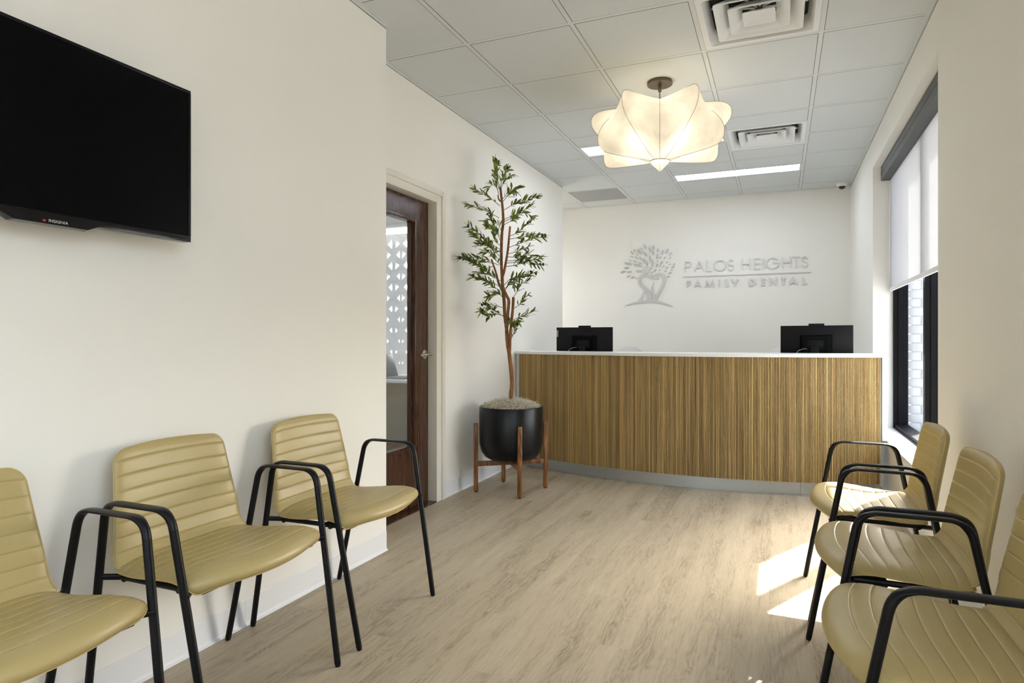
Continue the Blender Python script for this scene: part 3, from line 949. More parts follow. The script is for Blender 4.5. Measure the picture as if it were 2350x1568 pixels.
# white counter: curved front edge, carried to the wall on the left and into the window recess on the right
v = []; f = []; n = 60
CT0, CT1 = .986, 1.008
for i in range(n + 1):
    x = -2.156 + (.696 + 2.156) * i / n
    p, a = front(x, -.012)
    for z in (CT0, CT1): v.append((p.x + .62, p.y - 5.4, z))
    for z in (CT0, CT1): v.append((p.x + .62, max(p.y + .30, 5.30) - 5.4 + .12, z))
for i in range(n):
    b = i * 4
    f += [[b, b + 4, b + 5, b + 1], [b + 2, b + 3, b + 7, b + 6], [b + 1, b + 5, b + 7, b + 3], [b, b + 2, b + 6, b + 4]]
f += [[0, 1, 3, 2], [n * 4, n * 4 + 2, n * 4 + 3, n * 4 + 1]]
mesh_obj('countertop', v, f, 'white', DK, 20)
box('end_panel', (-2.164 + .62, -2.130 + .62, 5.27 - 5.4, 5.62 - 5.4, 0, CT0), 'white', DK)
box('end_panel', (.668 + .62, .700 + .62, 5.150 - 5.4, 5.62 - 5.4, RZ0 + .013, CT0), 'white', DK)
# the lower work surface behind the counter
wk = tag(empty('work_surface', (-.7, 5.85, 0)), 'white work surface hidden behind the reception counter', 'table')
box('table_top', (-1.35, 1.28, -.13, .42, .71, .74), 'white', wk, .003)
for x in (-1.3, 1.23):
    box('side_panel', (x - .015, x + .015, -.1, .40, 0, .71), 'white', wk)

# monitors seen from behind
def monitor(x, y, rz, label, plate):
    r = empty('computer_monitor', (x, y, .74), rz)
    tag(r, label, 'monitor', 'monitors on the reception desk')
    hw = .268
    zt, zl = 1.226 - .74, .905 - .74
    MB().box(-hw, hw, -.010, .010, zl, zt, b=.003).obj('display_panel', 'blackplast', r, 30)
    v = [(-.12, -.010, zl + .03), (.12, -.010, zl + .03), (.12, -.010, zt - .075), (-.12, -.010, zt - .075),
         (-.095, -.055, zl + .03), (.095, -.055, zl + .03), (.095, -.055, zt - .085), (-.095, -.055, zt - .085)]
    mesh_obj('rear_housing', v, [(0, 1, 2, 3), (4, 7, 6, 5), (0, 4, 5, 1), (1, 5, 6, 2), (2, 6, 7, 3), (3, 7, 4, 0)], 'tvscreen', r)
    MB().box(-.06, .06, -.060, -.055, zt - .19, zt - .12, b=.002).obj('mount_plate', 'blackplast', r, 30)
    m = MB()
    for s_ in (-.022, .022):
        m.box(s_ - .010, s_ + .010, -.0585, -.0555, zt - .165, zt - .160)
        m.box(s_ * .35 - .002, s_ * .35 + .002, -.064, -.060, zt - .235, zt - .19)
    m.obj('chrome_clips', 'print', r)
    MB().box(-.028, .028, -.095, -.06, .01, zt - .17, b=.004).obj('stand_neck', 'blackplast', r, 30)
    MB().box(-.12, .12, -.15, .07, 0, .012, b=.004).obj('stand_base', 'blackplast', r, 30)
    MB().box(-.055, .06, -.008, .012, zt, zt + .016, b=.002).obj('webcam', 'blackplast', r, 30)
    MB().tube(catmull([(-.06, -.058, zt - .19), (-.10, -.064, zt - .195), (-.14, -.07, zt - .24), (-.15, -.07, .03)], 5), .0022, 6).obj('cable', 'print', r, 60)
    if plate:
        MB().box(-hw + .001, -hw + .017, -.0108, -.0100, zt - .088, zt - .028).obj('name_plate', 'print', r)
        c = bpy.data.curves.new('lettering', 'FONT'); c.body = 'Lenovo'; c.size = .0165; c.align_x = 'CENTER'; c.align_y = 'CENTER'; c.extrude = .0003
        t_ = bpy.data.objects.new('tmp', c); COL.objects.link(t_)
        d_ = bpy.context.evaluated_depsgraph_get()
        me_ = bpy.data.meshes.new_from_object(t_.evaluated_get(d_)); bpy.data.objects.remove(t_, do_unlink=True)
        me_.materials.clear(); me_.materials.append(M['blackplast'])
        me_.transform(Matrix.Translation((-hw + .009, -.0112, zt - .058)) @ Matrix.Rotation(PI / 2, 4, 'X') @ Matrix.Rotation(PI / 2, 4, 'Z'))
        link(bpy.data.objects.new('lettering', me_), r)
    return r
monitor(-1.68, 5.76, math.radians(2), 'black monitor at the left end of the counter, small pale name plate', True)
monitor(.275, 5.74, math.radians(-9), 'black monitor at the right end of the counter beside the window', False)

# two white task chairs whose backs just show over the counter
def task_chair(x, y, rz, label):
    r = empty('office_chair', (x, y, 0), rz)
    tag(r, label, 'office chair', 'white office chairs behind the counter')
    v = []; f = []; n = 18; mrows = 10
    for j in range(mrows + 1):
        t = j / mrows
        for i in range(n + 1):
            u = -1 + 2 * i / n
            w = .215 * (1 - .28 * max(0, t - .45) ** 2 * 3.3)
            z = .50 + .535 * t - (.060 * abs(u) ** 2.2) * t
            v.append((u * w, .20 + .05 * t - .06 * u * u, z))
    for k_ in range(2):
        pass
    nn = len(v)
    v += [(p[0], p[1] + .022, p[2]) for p in v]
    def idx(i, j, b): return b * nn + j * (n + 1) + i
    for j in range(mrows):
        for i in range(n):
            f.append([idx(i, j, 0), idx(i + 1, j, 0), idx(i + 1, j + 1, 0), idx(i, j + 1, 0)])
            f.append([idx(i, j, 1), idx(i, j + 1, 1), idx(i + 1, j + 1, 1), idx(i + 1, j, 1)])
    for i in range(n):
        f.append([idx(i, 0, 0), idx(i, 0, 1), idx(i + 1, 0, 1), idx(i + 1, 0, 0)])
        f.append([idx(i, mrows, 0), idx(i + 1, mrows, 0), idx(i + 1, mrows, 1), idx(i, mrows, 1)])
    for j in range(mrows):
        f.append([idx(0, j, 0), idx(0, j + 1, 0), idx(0, j + 1, 1), idx(0, j, 1)])
        f.append([idx(n, j, 0), idx(n, j, 1), idx(n, j + 1, 1), idx(n, j + 1, 0)])
    mesh_obj('backrest', v, f, 'officechair', r, 50)
    MB().box(-.23, .23, -.24, .20, .44, .50, b=.02).obj('seat', 'officechair', r, 40)
    MB().tube([(0, 0, .10), (0, 0, .44)], .025, 14).obj('gas_column', 'chrome', r, 40)
    MB().tube([(0, .17, .45), (0, .235, .49), (0, .25, .62)], .016, 8).obj('back_support', 'chrome', r, 40)
    for k_ in range(5):
        a = k_ * 2 * PI / 5
        MB().tube([(0, 0, .10), (.27 * math.cos(a), .27 * math.sin(a), .065)], [.022, .014], 8).obj('base_arm', 'chrome', r, 40)
        MB().tube([(.27 * math.cos(a) - .012, .27 * math.sin(a), .027), (.27 * math.cos(a) + .012, .27 * math.sin(a), .027)], .027, 14).obj('castor', 'blackplast', r, 40)
task_chair(-1.49, 6.62, 0, 'white office chair behind the counter beside the left monitor')
task_chair(.03, 6.62, 0, 'white office chair behind the counter beside the right monitor')

# ================================================================== WALL SIGN
def ribbon(pts, widths, y0, th, n=5):
    """flat extruded band in the wall plane (x, z), standing th proud of y0"""
    P = catmull([(a, 0, b) for a, b in pts], n)
    Wd = [q.x for q in catmull([(w, 0, 0) for w in widths], n)]
    v = []; f = []
    for i, p in enumerate(P):
        t = (P[min(i + 1, len(P) - 1)] - P[max(i - 1, 0)]).normalized()
        nx, nz = -t.z, t.x
        w = max(Wd[i], .002) / 2
        for s_ in (1, -1):
            for y in (y0, y0 - th):
                v.append((p.x + nx * w * s_, y, p.z + nz * w * s_))
    for i in range(len(P) - 1):
        b = i * 4
        f += [[b, b + 4, b + 5, b + 1], [b + 2, b + 3, b + 7, b + 6], [b + 1, b + 5, b + 7, b + 3], [b, b + 2, b + 6, b + 4]]
    e = (len(P) - 1) * 4
    f += [[0, 1, 3, 2], [e, e + 2, e + 3, e + 1]]
    return v, f
EM = tag(empty('tree_emblem', (-1.47, YB - .002, 1.9)), 'silver tree emblem with a figure as trunk, left of the wall lettering', 'wall emblem')
EO = Vector((-1.47, YB, 1.9))
def em_obj(name, v, f, parent=EM, mat='sign', sm=25):
    return mesh_obj(name, [tuple(Vector(p) - EO) for p in v], f, mat, parent, sm)
def tri(l): return [(a, b) for a, b, c in l], [c for a, b, c in l]
larm = [(-1.338, 1.846, .024), (-1.407, 1.849, .031), (-1.467, 1.875, .038), (-1.515, 1.889, .040), (-1.561, 1.863, .038), (-1.569, 1.821, .037), (-1.549, 1.769, .040), (-1.5, 1.719, .049), (-1.458, 1.66, .056), (-1.452, 1.59, .061), (-1.452, 1.575, .061)]
rarm = [(-1.467, 1.885, .010), (-1.395, 1.884, .025), (-1.323, 1.896, .035), (-1.282, 1.865, .040), (-1.28, 1.805, .042), (-1.305, 1.734, .042), (-1.347, 1.657, .040), (-1.383, 1.588, .037), (-1.39, 1.575, .037)]
blade = [(-1.398, 1.802, .003), (-1.414, 1.749, .019), (-1.413, 1.689, .028), (-1.395, 1.634, .031), (-1.374, 1.580, .034)]
root_ = [(-1.527, 1.687, .003), (-1.539, 1.631, .024), (-1.579, 1.570, .038)]
ground = [(-1.751, 1.526, .004), (-1.625, 1.557, .024), (-1.443, 1.576, .034), (-1.323, 1.560, .028), (-1.173, 1.512, .005)]
for nm, l, th in (('left_limb', larm, .0100), ('right_limb', rarm, .0108), ('blade', blade, .0104), ('blade', root_, .0096), ('ground_stroke', ground, .0112)):
    p, w = tri(l)
    em_obj(nm.replace('left_limb', 'limb').replace('right_limb', 'limb'), *ribbon(p, w, YB, th, 6))
m = MB().lathe([(.0435, 0), (.0435, .0095), (.042, .0102), (.002, .0102)], 32)
em_obj('head', [(-1.491 + p[0], YB - p[2], 1.952 + p[1]) for p in m.v], m.f)
leaves = [(-1.503, 2.238, .058), (-1.544, 2.217, .037), (-1.627, 2.196, .043), (-1.57, 2.181, .073), (-1.662, 2.172, .046), (-1.603, 2.149, .031), (-1.505, 2.15, .073), (-1.446, 2.195, .07), (-1.402, 2.226, .048), (-1.353, 2.187, .042), (-1.407, 2.16, .057), (-1.296, 2.157, .054), (-1.24, 2.169, .066), (-1.205, 2.136, .045), (-1.665, 2.124, .037), (-1.61, 2.109, .049), (-1.557, 2.098, .046), (-1.443, 2.095, .067), (-1.358, 2.115, .069), (-1.321, 2.095, .03), (-1.27, 2.093, .036), (-1.206, 2.088, .036), (-1.686, 2.083, .031), (-1.627, 2.068, .043), (-1.564, 2.043, .046), (-1.498, 2.049, .097), (-1.419, 2.03, .085), (-1.356, 2.055, .027), (-1.308, 2.034, .051), (-1.242, 2.037, .036), (-1.211, 2.012, .027), (-1.158, 2.01, .033), (-1.714, 2.041, .086), (-1.6, 2.017, .092), (-1.546, 2.0, .024), (-1.362, 2.004, .048), (-1.325, 1.994, .03), (-1.285, 1.988, .036), (-1.246, 1.972, .042), (-1.176, 1.975, .045), (-1.73, 1.989, .068), (-1.776, 1.942, .071), (-1.696, 1.939, .067), (-1.579, 1.943, .079), (-1.431, 1.974, .036), (-1.386, 1.944, .048), (-1.329, 1.948, .024), (-1.258, 1.933, .036), (-1.187, 1.942, .027), (-1.205, 1.907, .051), (-1.425, 1.919, .036), (-1.708, 1.884, .055), (-1.656, 1.87, .061), (-1.61, 1.859, .031), (-1.228, 1.863, .045)]
LMesh = None
def leaf_mesh():
    # unit leaf along +z (length 1): two halves parted by an S-shaped slit
    v = []; f = []; n = 14
    for side in (-1, 1):
        k = len(v)
        for i in range(n + 1):
            t = i / n
            s_ = .085 * math.sin(2 * PI * t)
            half = .20 * math.sin(PI * t) ** 1.05
            inner = s_ + side * (.030 * math.sin(PI * t) + .001)
            outer = s_ * .9 + side * (half + .004)
            for xx in (inner, outer):
                v.append((xx, 0, t - .5)); v.append((xx, -.010, t - .5))
        for i in range(n):
            b = k + i * 4
            f += [[b + 1, b + 3, b + 7, b + 5], [b, b + 1, b + 5, b + 4], [b + 2, b + 6, b + 7, b + 3]]
        f += [[k, k + 2, k + 3, k + 1], [k + n * 4, k + n * 4 + 1, k + n * 4 + 3, k + n * 4 + 2]]
    return v, f
for (lx, lz, ll) in leaves:
    ang = math.atan2(lx + 1.455, lz - 1.90) if lz > 1.84 else math.atan2(lx + 1.455, .15)
    ang += (random.random() - .5) * .3
    if LMesh is None:
        v, f = leaf_mesh(); o = mesh_obj('leaf', v, f, 'sign', EM); LMesh = o.data
    else:
        o = link(bpy.data.objects.new('leaf', LMesh), EM)
    o.location = (lx + 1.47, 0, lz - 1.9); o.rotation_euler = (0, ang, 0)
    o.scale = (ll * 1.06, 1, ll * 1.06)

def arcp(cx, cz, rx, rz, a0_, a1_, n=14):
    return [(cx + rx * math.cos(math.radians(a0_ + (a1_ - a0_) * i / n)), cz + rz * math.sin(math.radians(a0_ + (a1_ - a0_) * i / n))) for i in range(n + 1)]
GL = {
    'P': [[(0, 0), (0, 1)], [(0, 1), (.5, 1)] + arcp(.5, .74, .5, .26, 90, -90) + [(0, .48)]],
    'A': [[(0, 0), (.5, 1), (1, 0)], [(.2, .36), (.8, .36)]],
    'L': [[(0, 1), (0, 0), (1, 0)]],
    'O': [arcp(.5, .5, .5, .5, 90, 450, 36)],
    'S': [arcp(.5, .75, .42, .25, 25, 270, 16) + arcp(.5, .25, .5, .25, 90, -155, 16)[1:]],
    'H': [[(0, 0), (0, 1)], [(1, 0), (1, 1)], [(0, .53), (1, .53)]],
    'E': [[(1, 1), (0, 1), (0, 0), (1, 0)], [(0, .53), (.92, .53)]],
    'I': [[(.5, 0), (.5, 1)]],
    'G': [arcp(.5, .5, .5, .5, 42, 360, 32) + [(.55, .5)]],
    'T': [[(0, 1), (1, 1)], [(.5, 1), (.5, 0)]],
    'F': [[(1, 1), (0, 1), (0, 0)], [(0, .52), (.9, .52)]],
    'M': [[(0, 0), (.12, 1), (.5, .12), (.88, 1), (1, 0)]],
    'Y': [[(0, 1), (.5, .48), (1, 1)], [(.5, .48), (.5, 0)]],
    'D': [[(0, 0), (0, 1), (.4, 1)] + arcp(.4, .5, .6, .5, 90, -90, 18) + [(0, 0)]],
    'N': [[(0, 0), (0, 1), (1, 0), (1, 1)]],
}
def letter_mesh(ch, x0, x1, z0, z1, sw, y0, th):
    v = []; f = []
    hx = sw / 2
    for num, st in enumerate(GL[ch]):
        P = []
        for (a, b) in st:
            p = Vector((x0 + hx + a * (x1 - x0 - sw), 0, z0 + hx + b * (z1 - z0 - sw)))
            if not P or (p - P[-1]).length > 1e-5: P.append(p)
        closed = (P[0] - P[-1]).length < 1e-4
        k = len(v); L_ = len(P); tt = th + num * .0004
        for i, p in enumerate(P):
            if closed and i in (0, L_ - 1):
                d0 = (P[-1] - P[-2]).normalized(); d1 = (P[1] - P[0]).normalized()
            else:
                d0 = (p - P[i - 1]).normalized() if i > 0 else (P[1] - P[0]).normalized()
                d1 = (P[i + 1] - p).normalized() if i < L_ - 1 else d0
            n0 = Vector((-d0.z, 0, d0.x)); n1 = Vector((-d1.z, 0, d1.x))
            nn = (n0 + n1)
            nn = nn.normalized() / max(.45, math.sqrt(max(.01, (1 + n0.dot(n1)) / 2)))
            if not closed and i == 0: p = p - d1 * hx * .95
            if not closed and i == L_ - 1: p = p + d0 * hx * .95
            for s_ in (1, -1):
                q = p + nn * hx * s_
                v.append((q.x, y0, q.z)); v.append((q.x, y0 - tt, q.z))
        for i in range(L_ - 1):
            b = k + i * 4
            f += [[b, b + 4, b + 5, b + 1], [b + 2, b + 3, b + 7, b + 6], [b + 1, b + 5, b + 7, b + 3], [b, b + 2, b + 6, b + 4]]
        if not closed:
            e = k + (L_ - 1) * 4
            f += [[k, k + 1, k + 3, k + 2], [e, e + 2, e + 3, e + 1]]
    return v, f
LT = tag(empty('sign_lettering', (-.37, YB, 1.86)), 'silver raised lettering PALOS HEIGHTS over FAMILY DENTAL on the back wall', 'sign')
LO = Vector((-.37, YB, 1.86))
row1 = [('P', -1.034, -.957), ('A', -.929, -.809), ('L', -.787, -.722), ('O', -.706, -.567), ('S', -.551, -.483), ('H', -.399, -.305), ('E', -.271, -.198), ('I', -.178, -.160), ('G', -.142, -.001), ('H', .029, .118), ('T', .131, .213), ('S', .226, .291)]
row2 = [('F', -1.017, -.962), ('A', -.929, -.841), ('M', -.803, -.695), ('I', -.652, -.631), ('L', -.578, -.535), ('Y', -.509, -.433), ('D', -.321, -.247), ('E', -.193, -.145), ('N', -.106, -.026), ('T', .014, .069), ('A', .098, .187), ('L', .231, .281)]
for rows, z0, z1, sw in ((row1, 1.908, 2.037, .0115), (row2, 1.722, 1.808, .0195)):
    for ch, a, b in rows:
        v, f = letter_mesh(ch, a, b, z0, z1, sw, YB - .006, .010)
        mesh_obj('letter', [tuple(Vector(p) - LO) for p in v], f, 'sign', LT)
box('rule_bar', (-1.06 + .37, .323 + .37, -.016, 0, 1.853 - 1.86, 1.862 - 1.86), 'sign', LT)
mb = MB()
for rows, z in ((row1, 1.97), (row2, 1.765)):
    for ch, a, b in rows:
        s_ = (a + b) / 2 if ch in 'IT' else a + .008
        mb.box(s_ - .003 + .37, s_ + .003 + .37, -.007, 0, z - 1.863, z - 1.857)
mb.obj('standoff_pins', 'sign', LT)

# ================================================================== TELEVISION
TVX, TVY, TVZ = -1.810, 1.110, 1.690
tv = empty('television', (XL, TVY, TVZ))
tag(tv, 'black flat screen television hanging on the left wall', 'television')
dx = TVX - XL
hw, hh = .440, .252
MB().box(dx - .035, dx - .003, -hw, hw, -hh, hh, b=.004).obj('cabinet', 'tvbezel', tv, 30)
bz = .0095
MB().box(dx - .003, dx, -hw, hw, hh - bz, hh, b=.001).box(dx - .003, dx, -hw, hw, -hh, -hh + .019, b=.001).box(dx - .003, dx, -hw, -hw + bz, -hh + .019, hh - bz).box(dx - .003, dx, hw - bz, hw, -hh + .019, hh - bz).obj('bezel', 'tvbezel', tv, 30)
MB().box(dx - .003, dx - .0015, -hw + bz, hw - bz, -hh + .019, hh - bz).obj('screen', 'tvscreen', tv)
MB().box(dx - .085, dx - .035, -.33, .33, -hh + .02, .10, b=.012).obj('rear_housing', 'blackplast', tv, 30)
MB().box(0, dx - .085, -.12, .12, -.10, .05).obj('wall_bracket', 'blackplast', tv)
v = [(dx - .022, -.135, -hh + .004), (dx - .022, .135, -hh + .004), (dx - .022, .10, -hh - .016), (dx - .022, -.10, -hh - .016),
     (dx + .003, -.135, -hh + .004), (dx + .003, .135, -hh + .004), (dx + .003, .095, -hh - .014), (dx + .003, -.095, -hh - .014)]
mesh_obj('badge_lip', v, [(0, 1, 2, 3), (4, 7, 6, 5), (0, 4, 5, 1), (1, 5, 6, 2), (2, 6, 7, 3), (3, 7, 4, 0)], 'tvbezel', tv)
c = bpy.data.curves.new('lettering', 'FONT'); c.body = 'INSIGNIA'; c.size = .0115; c.align_x = 'LEFT'; c.align_y = 'CENTER'; c.extrude = .0003; c.space_character = 1.08
t_ = bpy.data.objects.new('tmp', c); COL.objects.link(t_)
d_ = bpy.context.evaluated_depsgraph_get()
me_ = bpy.data.meshes.new_from_object(t_.evaluated_get(d_)); bpy.data.objects.remove(t_, do_unlink=True)
me_.materials.clear(); me_.materials.append(M['print'])
me_.transform(Matrix.Translation((dx + .0034, -.012, -hh - .005)) @ Matrix.Rotation(PI / 2, 4, 'Z') @ Matrix.Rotation(PI / 2, 4, 'X'))
link(bpy.data.objects.new('lettering', me_), tv)
MB().box(dx + .003, dx + .0036, -.026, -.019, -hh - .0085, -hh - .0035).obj('power_mark', 'red', tv)

# ================================================================== WAITING CHAIRS
def shell(profile, w_fn, thick, grooves, convex=None, xcurve=None, zdrop=None, nu=26, end_r=.03):
    """upholstered pad swept along a profile of (x, z): returns verts, faces and the rim loop.
    top face carries sewn channels; both faces meet in a rounded edge."""
    P = catmull([(a, 0, b) for a, b in profile], 10)
    Ls = [0]
    for i in range(1, len(P)): Ls.append(Ls[-1] + (P[i] - P[i - 1]).length)
    LT_ = Ls[-1]
    def at(s):
        s = min(max(s, 0), LT_)
        for i in range(1, len(P)):
            if Ls[i] >= s - 1e-9:
                t = (s - Ls[i - 1]) / max(1e-9, Ls[i] - Ls[i - 1])
                p = P[i - 1].lerp(P[i], t); d = (P[i] - P[i - 1]).normalized()
                return p, d
    ss = set()
    for i in range(9):
        t = i / 8; ss.add(round(end_r * (1 - math.cos(t * PI / 2)), 5)); ss.add(round(LT_ - end_r * (1 - math.cos(t * PI / 2)), 5))
    g_abs = [g for g in grooves if 0.02 < g < LT_ - .01]
    for g in g_abs:
        for d in (-.007, -.0032, -.0014, 0, .0014, .0032, .007): ss.add(round(g + d, 5))
    s_ = 0
    while s_ < LT_:
        if all(abs(s_ - q) > .006 for q in ss): ss.add(round(s_, 5))
        s_ += .012
    ss = sorted(q for q in ss if 0 <= q <= LT_)
    us = []
    for i in range(nu + 1):
        t = -1 + 2 * i / nu
        us.append(math.sin(t * PI / 2) ** 1 if False else (1 - (1 - abs(t)) ** 1.8) * (1 if t >= 0 else -1))
    V = [[], []]
    def smooth_d(s):
        _, d1 = at(s - .012); _, d2 = at(s + .012); return (d1 + d2).normalized()
    for s in ss:
        p, _ = at(s); d = smooth_d(s)
        nrm = Vector((d.z, 0, -d.x))
        w = w_fn(s, LT_)
        e = min(s, LT_ - s)
        eh = math.sqrt(max(0, 1 - max(0, 1 - e / end_r) ** 2)) if e < end_r else 1
        for b in (0, 1):
            rowv = []
            for u in us:
                hgt = thick / 2 * (max(0, 1 - abs(u) ** 7)) ** .5 * eh
                q = p.copy()
                if b == 0:
                    gd = 0
                    for g in g_abs: gd += .0019 * math.exp(-((s - g) / .0017) ** 2)
                    # puff of the padding between two seams
                    near = min([abs(s - g) for g in g_abs] + [.03])
                    hgt2 = hgt * (1 + .035 * min(1, near / .022)) - gd * min(1, hgt / (thick * .3))
                    q = q + nrm * hgt2
                else:
                    q = q - nrm * hgt
                q.y = u * w
                if convex: q.x += convex(u, s, LT_)
                if zdrop: q.z += zdrop(u, s, LT_)
                rowv.append(q)
            V[b].append(rowv)
    nv = len(ss); nu1 = len(us)
    verts = []; ids = {}
    for b in (0, 1):
        for j in range(nv):
            for i in range(nu1):
                rim = i in (0, nu1 - 1) or j in (0, nv - 1)
                if b == 1 and rim: ids[(1, j, i)] = ids[(0, j, i)]; continue
                ids[(b, j, i)] = len(verts); verts.append(V[b][j][i])
    faces = []
    for j in range(nv - 1):
        for i in range(nu1 - 1):
            faces.append([ids[(0, j, i)], ids[(0, j, i + 1)], ids[(0, j + 1, i + 1)], ids[(0, j + 1, i)]])
            q = [ids[(1, j, i)], ids[(1, j + 1, i)], ids[(1, j + 1, i + 1)], ids[(1, j, i + 1)]]
            faces.append(q)
    rim = [verts[ids[(0, j, 0)]] for j in range(nv)] + [verts[ids[(0, nv - 1, i)]] for i in range(1, nu1)] + [verts[ids[(0, j, nu1 - 1)]] for j in range(nv - 2, -1, -1)] + [verts[ids[(0, 0, i)]] for i in range(nu1 - 2, -1, -1)]
    return verts, faces, rim

def round_end(s, r):
    return r - math.sqrt(max(0, r * r - (r - s) ** 2)) if s < r else 0.0

def make_chair():
    r = empty('waiting_chair')
    seat_prof = [(.228, .424), (.226, .440), (.205, .455), (.15, .462), (.08, .459), (0, .452), (-.08, .447), (-.150, .450)]
    def seat_w(s, L_):
        t = s / L_
        w = .277 - .034 * t
        return w - round_end(s, .055) - round_end(L_ - s, .012)
    def seat_conv(u, s, L_):
        t = max(0, 1 - s / (L_ * .85))
        return -.056 * abs(u) ** 2.1 * t
    def seat_drop(u, s, L_):
        t = s / L_
        return -.014 * abs(u) ** 5 + .006 * u * u * (1 - t) - .004
    v, f, rim = shell(seat_prof, seat_w, .034, [.072 + .0475 * i for i in range(8)], seat_conv, None, seat_drop)
    seat = mesh_obj('seat', v, f, 'leather', r, 55)
    mbx = MB().tube([p + Vector((0, 0, -.001)) for p in rim] + [rim[0]], .0022, 5, cap=False)
    mbx.obj('piping', 'thread', seat, 60)
    back_prof = [(-.138, .440), (-.168, .462), (-.188, .515), (-.203, .59), (-.218, .67), (-.232, .745), (-.236, .772)]
    back_prof = [(a, b) for a, b in back_prof]
    def back_w(s, L_):
        t = s / L_
        w = .246 - .044 * t ** .9
        return w - round_end(L_ - s, .045) - round_end(s, .012)
    def back_conv(u, s, L_):
        t = s / L_
        return .020 * abs(u) ** 2.4 * min(1, t * 3)
    def back_drop(u, s, L_):
        t = s / L_
        return .008 * (1 - u * u) * max(0, t - .6) * 2
    # the profile runs upwards, so its first normal points to the back: flip by running it with negative offset
    v, f, rim = shell(back_prof, back_w, .034, [.052 + .0445 * i for i in range(7)], back_conv, None, back_drop)
    cx = {}
    back = mesh_obj('backrest', v, f, 'leather', r, 55)
    MB().tube([p for p in rim] + [rim[0]], .0022, 5, cap=False).obj('piping', 'thread', back, 60)
    # frame: two side loops, each of two legs and an armrest, joined by rails under the seat
    for sgn in (-1, 1):
        ya, yb = .263 * sgn, .290 * sgn
        rear = [(-.250, ya, .0), (-.196, ya + (yb - ya) * .45, .28), (-.134, yb, .592)]
        frontl = [(.250, ya, .0), (.196, ya + (yb - ya) * .45, .30), (.144, yb, .592)]
        full = fillet([rear[0], (-.122, yb, .648), (.132, yb, .648), frontl[0]], .052, 8)
        # split the sweep into leg / armrest / leg
        ia = next(i for i, p in enumerate(full) if i > 0 and p.z > .59)
        n_ = len(full)
        ib = max(i for i, p in enumerate(full) if i < n_ - 1 and p.z > .59)
        legr = [full[0] + (full[ia] - full[0]) * t for t in (0, .02, .5, 1)]
        legf = [full[-1] + (full[ib] - full[-1]) * t for t in (0, .02, .5, 1)]
        MB().tube(legr, [(.0085, .0085), (.0105, .0115), (.0105, .012), (.0105, .012)], 12, up=Vector((0, 1, 0))).obj('leg', 'black', r, 50)
        MB().tube(legf, [(.0085, .0085), (.0105, .0115), (.0105, .012), (.0105, .012)], 12, up=Vector((0, 1, 0))).obj('leg', 'black', r, 50)
        arm = full[ia:ib + 1]
        arm = arm[:9] + [arm[8].lerp(arm[9], t) for t in (.2, .5, .8)] + arm[9:] if len(arm) > 10 else arm
        rad = []
        for i, p in enumerate(arm):
            flat = max(0, min(1, (p.z - .632) / .014))
            rad.append((.0105 - .0042 * flat, .012 + .0055 * flat))
        MB().tube(arm, rad, 14, up=Vector((0, 1, 0))).obj('armrest', 'black', r, 50)
        # side rail with lugs
        MB().tube([(-.166, ya + (yb - ya) * .68, .428), (-.13, .235 * sgn, .418), (.15, .240 * sgn, .421), (.179, ya + (yb - ya) * .68, .421)], [(.009, .009)] * 4, 8).obj('side_rail', 'black', r, 40)
        MB().box(.06, .17, .20 * sgn - .02, .20 * sgn + .035, .404, .422, b=.004).obj('seat_bracket', 'black', r, 40)
    MB().tube([(-.120, -.24, .416), (-.120, .24, .416)], .011, 8).obj('cross_rail', 'black', r, 40)
    MB().tube([(.10, -.24, .416), (.10, .24, .416)], .011, 8).obj('cross_rail', 'black', r, 40)
    MB().box(-.13, .12, -.16, .16, .422, .430, b=.002).obj('seat_pan', 'black', r, 40)
    return r

proto = make_chair()
spots = [
    (-1.638, 2.163, 0, 'tan waiting chair on the left wall, nearest the brown door', 1.01),
    (-1.636, 1.513, 0, 'tan waiting chair in the middle of the left row, seen whole', 1.01),
    (-1.634, .858, 0, 'tan waiting chair below the television, cut off by the left edge', 1.01),
    (.362, 3.035, PI, 'tan waiting chair with a sun patch on its seat beside the window', .985),
    (.349, 2.345, PI, 'tan waiting chair in the middle of the right row, shaded seat', .985),
    (.335, 1.705, PI, 'tan waiting chair nearest on the right, cut off by the frame corner', .985),
]
for i, (x, y, rz, lab, sz) in enumerate(spots):
    o = proto if i == 0 else copy_tree(proto)
    o.location = (x, y, 0); o.rotation_euler = (0, 0, rz); o.scale = (1, 1, sz)
    tag(o, lab, 'chair', 'tan waiting chairs along the walls')

# ================================================================== PLANTER AND OLIVE TREE
TX, TY = -1.832, 4.357
rot = math.radians(-9)
ps = empty('plant_stand', (TX, TY, 0), rot)
tag(ps, 'four legged acacia wood stand holding the black planter', 'plant stand')
lr = .187
for sx in (-1, 1):
    for sy in (-1, 1):
        o = MB().box(-.015, .015, -.015, .015, .006, .502, b=.003).obj('leg', 'acacia', ps, 30)
        o.location = (sx * lr, sy * lr, 0); o.rotation_euler = (0, 0, PI / 4)
        g = MB().lathe([(.011, 0), (.011, .007)], 12).obj('foot_pad', 'blackplast', o, 40)
for a in (PI / 4, 3 * PI / 4):
    o = MB().box(-.25, .25, -.013, .013, -.018 if a < 2 else -.017, .017 if a < 2 else .018, b=.003).obj('cross_bar', M['acacia'], ps, 30)
    o.location = (0, 0, .205); o.rotation_euler = (0, 0, a)

